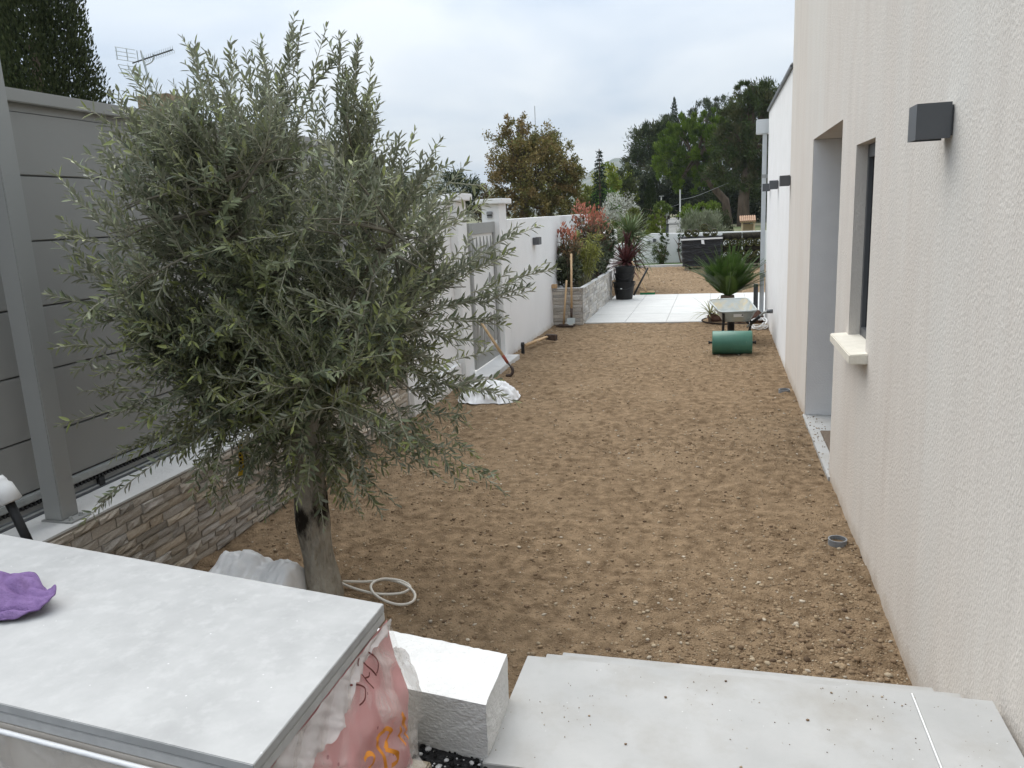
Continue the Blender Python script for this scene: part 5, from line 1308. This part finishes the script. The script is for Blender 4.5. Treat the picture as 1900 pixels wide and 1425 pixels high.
tag(npmesh('crown', V, F, m_far, t, col=np.repeat(np.array([(.028, .044, .026)]) * rng.uniform(.7, 1.4, (len(P), 1)), 4, 0)), kind='stuff')
# left trees beyond the wall
for (x_, y_, bl, n_, cols, lb) in ((-14.8, 45, [(-14.6, 45, 3.0, 1.2, 1.2, 1.25), (-13.6, 45, 2.6, .9, .9, 1.0), (-15.6, 45, 2.4, .9, .9, 1.2)], 5000, [(.035, .052, .022), (.045, .06, .026)], 'dark green tree beyond the wall left of the oak'),
                                   (-15.5, 40, [(-15.5, 40, 2.7, .9, .9, 1.1), (-16.4, 40, 2.2, .9, .9, 1.1)], 3500, [(.12, .13, .05), (.10, .115, .045)], 'pale yellowish willow seen through the olive twigs'),
                                   (-19.5, 44, [(-19.5, 44, 2.3, 2.2, 1.4, 1.3)], 3500, [(.05, .065, .028), (.06, .075, .03)], 'green tree behind the olive crown'),
                                   (-12.4, 44, [(-12.6, 44, 2.1, .8, .8, .9)], 2000, [(.09, .065, .03), (.11, .08, .04)], 'brownish shrub at the left foot of the oak')):
    t = thing('garden_tree', (x_, y_, -.1), lb, 'tree'); trunk(t, [(x_, y_, -.1), (x_, y_, 2.2)], [.15, .07])
    foliage(t, 'crown', bl, n_, (.12, .22), .45, cols, nc=110)

# ---- garden shrubs beyond the far wall
def shrub(name, base, blobs, n, ls, ratio, cols, label, cat='shrub', group=None, fancy=False, stems=8, mat=None, **k):
    t = thing(name, base, label, cat, group)
    if stems: skeleton(t, None, targets(blobs, stems), .03 if fancy else .06, base, m_trunk, 'stems')
    foliage(t, 'foliage', blobs, n, ls, ratio, cols, mat or (m_leaf if fancy else m_far), fancy, **k); return t
shrub('blossom_shrub', (-3.55, 30, 0), [(-3.55, 30, 1.75, .62, .6, .56), (-3.95, 30, 1.45, .4, .4, .4), (-3.1, 30, 1.5, .38, .4, .42)], 2600, (.06, .12), .45, [(.55, .56, .50), (.46, .47, .42), (.30, .30, .25), (.50, .50, .45)], 'round shrub covered in white blossom beyond the wall', nc=130, up=.7)
shrub('hedge', (-2.1, 28, 0), [(-2.28, 28, .8, .19, .3, .72), (-1.93, 28, .85, .18, .3, .74), (-2.1, 28, .6, .3, .3, .6)], 3800, (.05, .10), .3, [(.15, .18, .035), (.12, .155, .03)], 'clipped yellow green hedge beyond the far wall', 'hedge', stems=0, nc=120, up=1.2, shell=(.8, 1.0))
shrub('topiary', (-2.2, 33, 0), [(-2.2, 33, 1.62, .34, .3, .27)], 1200, (.05, .1), .5, [(.085, .12, .03), (.10, .135, .035)], 'small green round headed tree above the hedge', 'tree', stems=6, nc=60)
shrub('dark_bush', (-2.65, 29, 0), [(-2.62, 29, .75, .25, .3, .55)], 900, (.06, .1), .4, [(.05, .05, .035), (.065, .06, .04)], 'brownish dark bush left of the clipped hedge', stems=3)
shrub('silver_shrub', (-.55, 27, 0), [(-.62, 27, 1.05, .52, .4, .55), (-.15, 27, 1.0, .35, .35, .48), (-.95, 27, .85, .3, .3, .4)], 5200, (.09, .17), .13, [(.20, .22, .145), (.17, .19, .12), (.235, .25, .17)], 'silvery grey green shrub rising behind the turf pallet', up=1.2, nc=150, jitter=.45, stems=14)
shrub('bright_shrub', (-1.2, 40, 0), [(-1.35, 40, 1.35, .45, .4, .40), (-.75, 40, 1.5, .4, .4, .35), (-1.05, 40, 1.0, .6, .4, .5)], 2600, (.08, .15), .5, [(.12, .19, .025), (.10, .165, .025), (.15, .21, .035)], 'bright fresh green shrub behind the silvery one', up=.6, nc=90)
shrub('bright_shrub', (-.25, 41, 0), [(-.25, 41, 1.45, .4, .4, .34)], 1300, (.08, .15), .5, [(.11, .16, .03), (.13, .18, .035)], 'second fresh green shrub further right, nearer the dark round bush', up=.6, nc=50)
shrub('round_bush', (.2, 35, 0), [(.18, 35, 1.05, .33, .33, .5), (.3, 35, .7, .3, .3, .4)], 1800, (.06, .12), .4, [(.05, .065, .03), (.075, .08, .045)], 'rounded green bush in front of the pine trunks', nc=70)
shrub('green_bush', (-3.9, 27, 0), [(-3.7, 27, .9, .7, .4, .42), (-4.4, 27, .8, .5, .4, .4), (-3.2, 27, 1.05, .4, .3, .35)], 2600, (.06, .11), .45, [(.06, .09, .022), (.08, .10, .03), (.11, .12, .035)], 'low green bushes left of the cordyline beyond the wall', nc=90)
shrub('yellow_bush', (-2.95, 29, 0), [(-2.95, 29, 1.35, .33, .3, .35)], 1100, (.06, .11), .45, [(.13, .14, .035), (.10, .12, .03)], 'yellow green bush right of the white blossom', nc=50)
shrub('wall_shrub', (-1.65, 24.5, 0), [(-1.70, 24.4, .32, .25, .22, .32), (-1.58, 24.6, .70, .13, .12, .26)], 2200, (.04, .075), .32, [(.045, .065, .022), (.06, .08, .028), (.075, .095, .035)], 'green shrub in front of the far white wall', nc=80, up=.9)
shrub('climbing_plant', (-1.05, 24.75, 0), [(-1.06, 24.8, .8, .10, .06, .12), (-1.1, 24.8, .45, .08, .06, .2)], 180, (.05, .08), .55, [(.045, .075, .03)], 'thin climbing plant on the far wall beside the wrapped pallet', stems=2, nc=14)

# ---- planter shrubs
ph = [(.115, .125, .040)]
def photinia(base, h_, w, seed, label, redfrom):
    t = thing('photinia', base, label, 'shrub', 'red tipped shrubs in the planter')
    bl = [(base[0], base[1], base[2] + h_ * .42, w, w, h_ * .42)]
    tg = [(base[0] + random.uniform(-w, w) * .8, base[1] + random.uniform(-w, w) * .8, base[2] + h_ * random.uniform(.6, 1)) for _ in range(16)]
    skeleton(t, None, tg, .018, base, m_trunk, 'stems')
    P, D_, ln, wd, C = cloud(bl, 1500, (.05, .085), .42, [(.085, .100, .058), (.105, .120, .070), (.070, .085, .048)], nc=120, up=.5, clump=.2, shell=(.3, 1))
    z = (P[:, 2] - base[2]) / h_
    Q = []
    for q in tg:
        q = np.array(q); k = 17; pp = q + rng.normal(size=(k, 3)) * np.array([.05, .05, .06]); Q.append(pp)
    Q = np.concatenate(Q); zq = (Q[:, 2] - base[2]) / h_
    dq = norm(rng.normal(size=Q.shape) * .5 + np.array([0, 0, .9])); lq = rng.uniform(.05, .085, len(Q))
    red = rng.uniform(0, 1, len(Q)) < np.clip((zq - redfrom) / .22, 0, 1)
    cq = np.where(red[:, None], np.array([(.34, .125, .078)]) * rng.uniform(.7, 1.35, (len(Q), 1)), np.array([(.17, .12, .06)]) * rng.uniform(.6, 1.3, (len(Q), 1)))
    mid = (z > redfrom * .85) & (rng.uniform(0, 1, len(z)) < .5)
    C[mid] = np.array([(.16, .085, .05)]) * rng.uniform(.7, 1.3, (mid.sum(), 1))
    P, D_, ln, C = np.concatenate([P, Q]), np.concatenate([D_, dq]), np.concatenate([ln, lq]), np.concatenate([C, cq])
    Nn = norm(np.array([0, -.4, .7]) + rng.normal(size=P.shape) * .7)
    V, F = leaves(P, D_, Nn, ln, ln * .40); tag(npmesh('foliage', V, F, m_leaf, t, col=np.repeat(C, 8, 0)), kind='stuff')
photinia((-2.28, 12.35, .5), .90, .20, 1, 'shrub with dense dark leaves and red tips at the near end of the planter', .74)
photinia((-2.18, 13.5, .5), 1.30, .24, 2, 'taller shrub with bright red tips in the middle of the planter', .62)
photinia((-2.12, 14.4, .5), 1.15, .22, 3, 'red tipped shrub at the far end of the planter', .66)
# bamboo-like clump
t = thing('bamboo', (-2.12, 12.75, .5), 'yellow green bamboo clump between the red tipped shrubs', 'bamboo')
st_ = MB(); P, D_ = [], []
for k in range(34):
    b0 = np.array([-2.12 + random.uniform(-.10, .10), 12.75 + random.uniform(-.12, .12), .49]); e_ = b0 + np.array([random.uniform(-.22, .26), random.uniform(-.2, .2), random.uniform(.55, .92)])
    q = bez(b0, (b0 + e_) / 2 + np.array([0, 0, .12]), e_, 9); st_.tube(q, [.0045, .0045, .004, .004, .0035, .003, .0025, .002, .0015], 5)
    for j in range(46):
        i = random.uniform(2.2, 8); p = q[int(i)] * (1 - i % 1) + q[min(int(i) + 1, 8)] * (i % 1); P.append(p); D_.append(norm(rng.normal(size=3) * .6 + np.array([0, 0, .25])))
st_.build('canes', m_yucca, t)
P, D_ = np.array(P), np.array(D_); ln = rng.uniform(.07, .12, len(P))
V, F = leaves(P, D_, norm(rng.normal(size=P.shape) * .6 + np.array([0, 0, 1])), ln, ln * .13, bend=.3)
tag(npmesh('foliage', V, F, m_leaf, t, col=np.repeat(np.array([(.24, .25, .06)]) * rng.uniform(.65, 1.3, (len(P), 1)), 8, 0)), kind='stuff')
shrub('laurel', (-2.1, 15.0, .5), [(-2.1, 14.9, .95, .20, .25, .42), (-1.98, 15.0, 1.1, .10, .15, .4)], 1100, (.06, .095), .42, [(.035, .055, .022), (.05, .07, .03), (.06, .085, .035)], 'dark glossy laurel at the far end of the planter', fancy=True, up=.3, nc=60)

# ---- blade plants: every blade an object that shares one mesh
def blade_mesh(name, L_, w, bend, mat, seg=6, fold=.3):
    V = []; F = []
    for i in range(seg + 1):
        t = i / seg; hw = w / 2 * min(1, .55 + t * 2) * (1 - t ** 3); yy = L_ * (t - .10 * bend * t * t); zz = -bend * L_ * t * t * .6
        V += [(-hw, yy, zz + hw * fold), (0, yy, zz), (hw, yy, zz + hw * fold)]
    for i in range(seg):
        a = i * 3; F += [(a, a + 1, a + 4, a + 3), (a + 1, a + 2, a + 5, a + 4)]
    me = bpy.data.meshes.new(name); me.from_pydata(V, [], F); me.materials.append(mat); return me
def rosette(parent, name, meshes, c, n, el, sc, az=(0, 2 * PI), jz=0.0):
    base = worigin(parent)
    for k in range(n):
        o = bpy.data.objects.new(name, random.choice(meshes)); COL.objects.link(o); o.parent = parent
        a = az[0] + (az[1] - az[0]) * ((k * .618034) % 1); e_ = math.radians(random.uniform(*el)) if not callable(el) else el(k / n)
        o.rotation_euler = Euler((e_, random.uniform(-.3, .3), a), 'XYZ')
        o.location = Vector(c) - base + Vector((0, 0, random.uniform(-jz, jz))); s = random.uniform(*sc); o.scale = (s, s, s)
bg_ = [blade_mesh('blade', .72, .042, b, m_cordg) for b in (.1, .3, .55, .8)]
t = thing('cordyline', (-1.80, 17.0, 0), 'green cordyline with a round head of narrow blades behind the buckets', 'cordyline')
MB().tube([(-1.80, 17.0, -.05), (-1.81, 17.0, .6), (-1.80, 17.0, 1.10)], [.06, .05, .045], 8).build('trunk', m_trunk, t)
rosette(t, 'blade', bg_, (-1.80, 17.0, 1.12), 150, lambda f: math.radians(88 - 105 * f ** .9 + random.uniform(-8, 8)), (.7, 1.02), jz=.05)
rosette(t, 'blade', bg_, (-1.72, 17.05, .80), 60, lambda f: math.radians(60 - 100 * f), (.7, 1.0), jz=.12)
br_ = [blade_mesh('blade', .62, .052, b, m_cordr) for b in (.0, .12, .25, .4)]
t = thing('cordyline', (-1.84, 16.5, 0), 'purple cordyline with stiff dark red blades behind the buckets', 'cordyline')
MB().tube([(-1.84, 16.5, -.05), (-1.84, 16.5, .60)], [.04, .035], 8).build('trunk', m_trunk, t)
rosette(t, 'blade', br_, (-1.84, 16.5, .62), 95, lambda f: math.radians(86 - 112 * f ** .7 + random.uniform(-6, 6)), (.75, 1.05), jz=.03)
rosette(t, 'blade', br_, (-1.82, 16.55, .98), 22, lambda f: math.radians(88 - 14 * f), (.42, .55), jz=.02)
by_ = [blade_mesh('blade', .40, .022, b, m_yucca) for b in (.5, .8, 1.1)]
t = thing('yucca', (-.10, 11.80, .02), 'small plant with pale striped blades left of the wheelbarrow', 'yucca')
rosette(t, 'blade', by_, (-.10, 11.80, .14), 34, (10, 75), (.6, 1.0), jz=.03)
MB().tube([(-.10, 11.80, -.03), (-.10, 11.80, .15)], [.03, .02], 8).build('stem', m_trunk, t)
# cycad
def frond_mesh(L_, bend, seedv):
    r = random.Random(seedv); V = []; F = []
    def spine(t): return Vector((0, L_ * t * (1 - .12 * bend * t), -bend * L_ * .42 * t * t))
    for i in range(9):
        t = i / 8; p = spine(t); w = .006 * (1 - .7 * t); V += [(p.x - w, p.y, p.z), (p.x, p.y, p.z - w), (p.x + w, p.y, p.z)]
    for i in range(8): a = i * 3; F += [(a, a + 1, a + 4, a + 3), (a + 1, a + 2, a + 5, a + 4)]
    for i in range(44):
        t = .10 + .90 * i / 44; p = spine(t); q = spine(min(1, t + .02)); tg = (q - p).normalized() if t < .98 else Vector((0, 1, 0))
        l_ = .155 * math.sin(min(1, t * 1.15 + .12) * PI) ** .55 * (1 - .35 * t) + .012
        for s in (-1, 1):
            d_ = (Vector((s * .80, 0, .28)) + tg * (.55 + .5 * t)).normalized(); e_ = p + d_ * l_ * r.uniform(.93, 1.05); w = tg * .0075
            b_ = len(V); V += [tuple(p - w), tuple(p + d_ * l_ * .5 + w * .8 + Vector((0, 0, .004))), tuple(e_), tuple(p + d_ * l_ * .5 - w * .8)]; F.append((b_, b_ + 1, b_ + 2, b_ + 3))
    me = bpy.data.meshes.new('frond'); me.from_pydata(V, [], F); me.materials.append(m_cycad); return me
fm = [frond_mesh(.72, b, i) for i, b in enumerate((.25, .45, .6, .35))]
t = thing('cycad', (.15, 12.3, 0), 'cycad with a dense bowl of dark green feathery fronds behind the wheelbarrow', 'cycad')
tk = MB(); tk.tube([(.15, 12.3, -.05), (.15, 12.3, .15), (.15, 12.3, .36)], [.12, .13, .10], 14); tk.build('trunk', m_trunk, t, smooth=True)
rosette(t, 'frond', fm, (.15, 12.3, .34), 96, lambda f: math.radians(87 - 47 * f ** .8 + random.uniform(-4, 4)), (.98, 1.22), jz=.03)
rosette(t, 'frond', fm, (.15, 12.3, .34), 6, lambda f: math.radians(36 - 8 * f), (.85, .95), az=(-.3 - PI / 2, .3 - PI / 2))

# ================================================================== HAZE
m_haze = bpy.data.materials.new('haze air'); m_haze.use_nodes = True
nt = m_haze.node_tree; nt.nodes.remove(nt.nodes['Principled BSDF'])
pv = nt.nodes.new('ShaderNodeVolumePrincipled'); pv.inputs['Color'].default_value = (.80, .88, .97, 1); pv.inputs['Density'].default_value = .00019; pv.inputs['Anisotropy'].default_value = .2
nt.links.new(pv.outputs[0], nt.nodes['Material Output'].inputs['Volume'])
o = MB().box(-2600, 2600, -310, 2650, -1.2, 130).build('haze', m_haze); tag(o, kind='stuff')

# ================================================================== FAR SMALL THINGS
# neighbour house behind the sliding gate: chimney and aerial
nh = thing('neighbour_house', (-13, 15, 0), 'neighbouring house with a stone chimney behind the sliding gate', 'house')
MB().box(-17, -10.6, 14.3, 17, -.1, 2.9).build('wall', m_rust, nh)
rf = MB(); rf.add([(-17.3, 13.9, 2.85), (-10.3, 13.9, 2.85), (-10.3, 15.6, 3.45), (-17.3, 15.6, 3.45), (-10.3, 17.3, 2.85), (-17.3, 17.3, 2.85)], [(0, 1, 2, 3), (3, 2, 4, 5), (1, 4, 2), (0, 3, 5)]); rf.build('roof', m_roof, nh)
MB().box(-11.25, -10.55, 14.2, 14.8, 2.8, 4.36).build('chimney', m_chim, nh)
MB().box(-10.545, -10.3, 14.25, 14.75, 2.8, 4.22).build('chimney_render', m_mortar, nh)
an = thing('tv_aerial', (-10.72, 14, 4.2), 'television aerial on a pole rising from the stone chimney', 'aerial')
A0 = Vector((-10.70, 14, 4.25)); A1 = Vector((-10.83, 14, 4.98))
MB().tube([(-10.68, 14, 4.1), A1 + Vector((-.01, 0, .05)), A1 + Vector((-.03, 0, .16))], [.022, .020, .012], 8).build('mast', m_galv, an)
B0, B1 = Vector((-11.08, 14, 4.93)), Vector((-10.14, 14, 5.09))
MB().tube([B0, B1], .014, 6).build('boom', m_anth, an)
for k in range(14):
    p = B0.lerp(B1, .30 + .70 * k / 13)
    MB().tube([p + Vector((-.012, .02, .075)), p + Vector((.0, -.01, .03)), p, p + Vector((.02, .02, -.03)), p + Vector((.03, -.02, -.075))], .0055, 4).build('director', m_galv, an)
rfl = MB()
for sg in (1, -1):
    o_ = B0 + Vector((-.03, 0, .03 * sg))
    for k in range(4):
        q = o_ + Vector((-.10 + (.0 if sg > 0 else .10) * 0, 0, 0)) + Vector((-.02 if sg > 0 else .03 * k, 0, sg * (.02 + .075 * k)))
        rfl.tube([q + Vector((-.13, -.1, .035)), q + Vector((.17, .1, -.02))], .006, 4)
    for e_ in (-.13, .02, .17):
        q = o_ + Vector((-.10, 0, 0)); rfl.tube([q + Vector((e_, e_ * .7, .02 * sg - e_ * .18)), q + Vector((e_ + (.0 if sg > 0 else .12), e_ * .7, .25 * sg - e_ * .18))], .009, 5)
rfl.build('reflector', m_galv, an)
MB().tube(smoothpath([A1 + Vector((.02, 0, -.12)), A1 + Vector((.18, 0, -.07)), A1 + Vector((.24, 0, .0)), A1 + Vector((.25, 0, .07))]), .010, 6).build('support_arm', m_galv, an)
# shed, bin, sign, poles
sh = thing('tiled_shed', (1.4, 40, 0), 'small ochre shed with a terracotta tiled roof beyond the far wall', 'shed')
MB().box(1.10, 1.18, 40, 40.6, -.1, .80).build('wall', m_rust, sh); MB().box(1.64, 1.72, 40, 40.6, -.1, .80).build('wall', m_rust, sh); MB().box(1.18, 1.64, 40.3, 40.6, -.1, .72).build('wall', m_rust, sh)
MB().box(1.06, 1.76, 39.95, 40.65, .80, .86).build('lintel', m_rust, sh)
ro_ = MB()
for k in range(8):
    x_ = 1.05 + k * .094; ro_.tube([(x_, 39.85, .87), (x_, 40.5, 1.10)], .045, 7)
ro_.build('roof_tiles', m_roof, sh)
t = thing('wheelie_bin', (-1.85, 30, 0), 'dark grey wheelie bin standing by the road', 'bin')
MB().hexa([(-1.91, 30, -.05), (-1.79, 30, -.05), (-1.79, 30.2, -.05), (-1.91, 30.2, -.05)], [(-1.94, 29.97, 1.04), (-1.76, 29.97, 1.04), (-1.76, 30.25, 1.04), (-1.94, 30.25, 1.04)]).build('body', m_anth, t)
MB().box(-1.95, -1.75, 29.95, 30.27, 1.041, 1.10).build('lid', m_black, t, bevel=.01)
o = MB().box(-2.06, -2.0, 30, 30.1, -.1, .95).build('white_marker_post', m_whitep); tag(o, 'thin white post beside the wheelie bin', 'post')
t = thing('road_sign', (-2.43, 40, 0), 'small pale rectangular sign on a thin pole by the road', 'sign')
MB().tube([(-2.43, 40, -.1), (-2.43, 40, 1.5)], .018, 6).build('pole', m_alu, t); MB().box(-2.54, -2.32, 39.97, 39.99, 1.28, 1.50).build('board', m_alu, t)
t = thing('utility_pole', (-2.68, 60, 0), 'pale utility pole standing beside the far road', 'pole')
MB().tube([(-2.68, 60, -.1), (-2.68, 60, 2.9)], [.06, .05], 8).build('pole', m_coping, t)
MB().tube(smoothpath([(-2.68, 60, 2.2), (-1.6, 64, 2.45), (.8, 68, 3.4)]), .018, 5).build('cable', m_alu, t)
MB().tube(smoothpath([(-2.68, 60, 1.9), (-3.4, 60, 1.70), (-4.4, 60, 1.68)]), .018, 5).build('cable', m_anth, t)
t = thing('street_lamp', (-3.36, 50, 0), 'thin pale street lamp beside the small cypress', 'street lamp')
MB().tube([(-3.36, 50, -.1), (-3.36, 50, 2.35)], .035, 6).build('pole', m_coping, t); MB().box(-3.48, -3.2, 49.95, 50.05, 2.35, 2.40).build('lamp_head', m_alu, t)
o = MB().tube([(-8.05, 60, 3), (-8.05, 60, 9.0)], .025, 5).build('thin_mast', m_alu); o.location = (-5.2, -.0, 0.5); tag(o, 'thin mast just visible above the oak crown', 'mast')
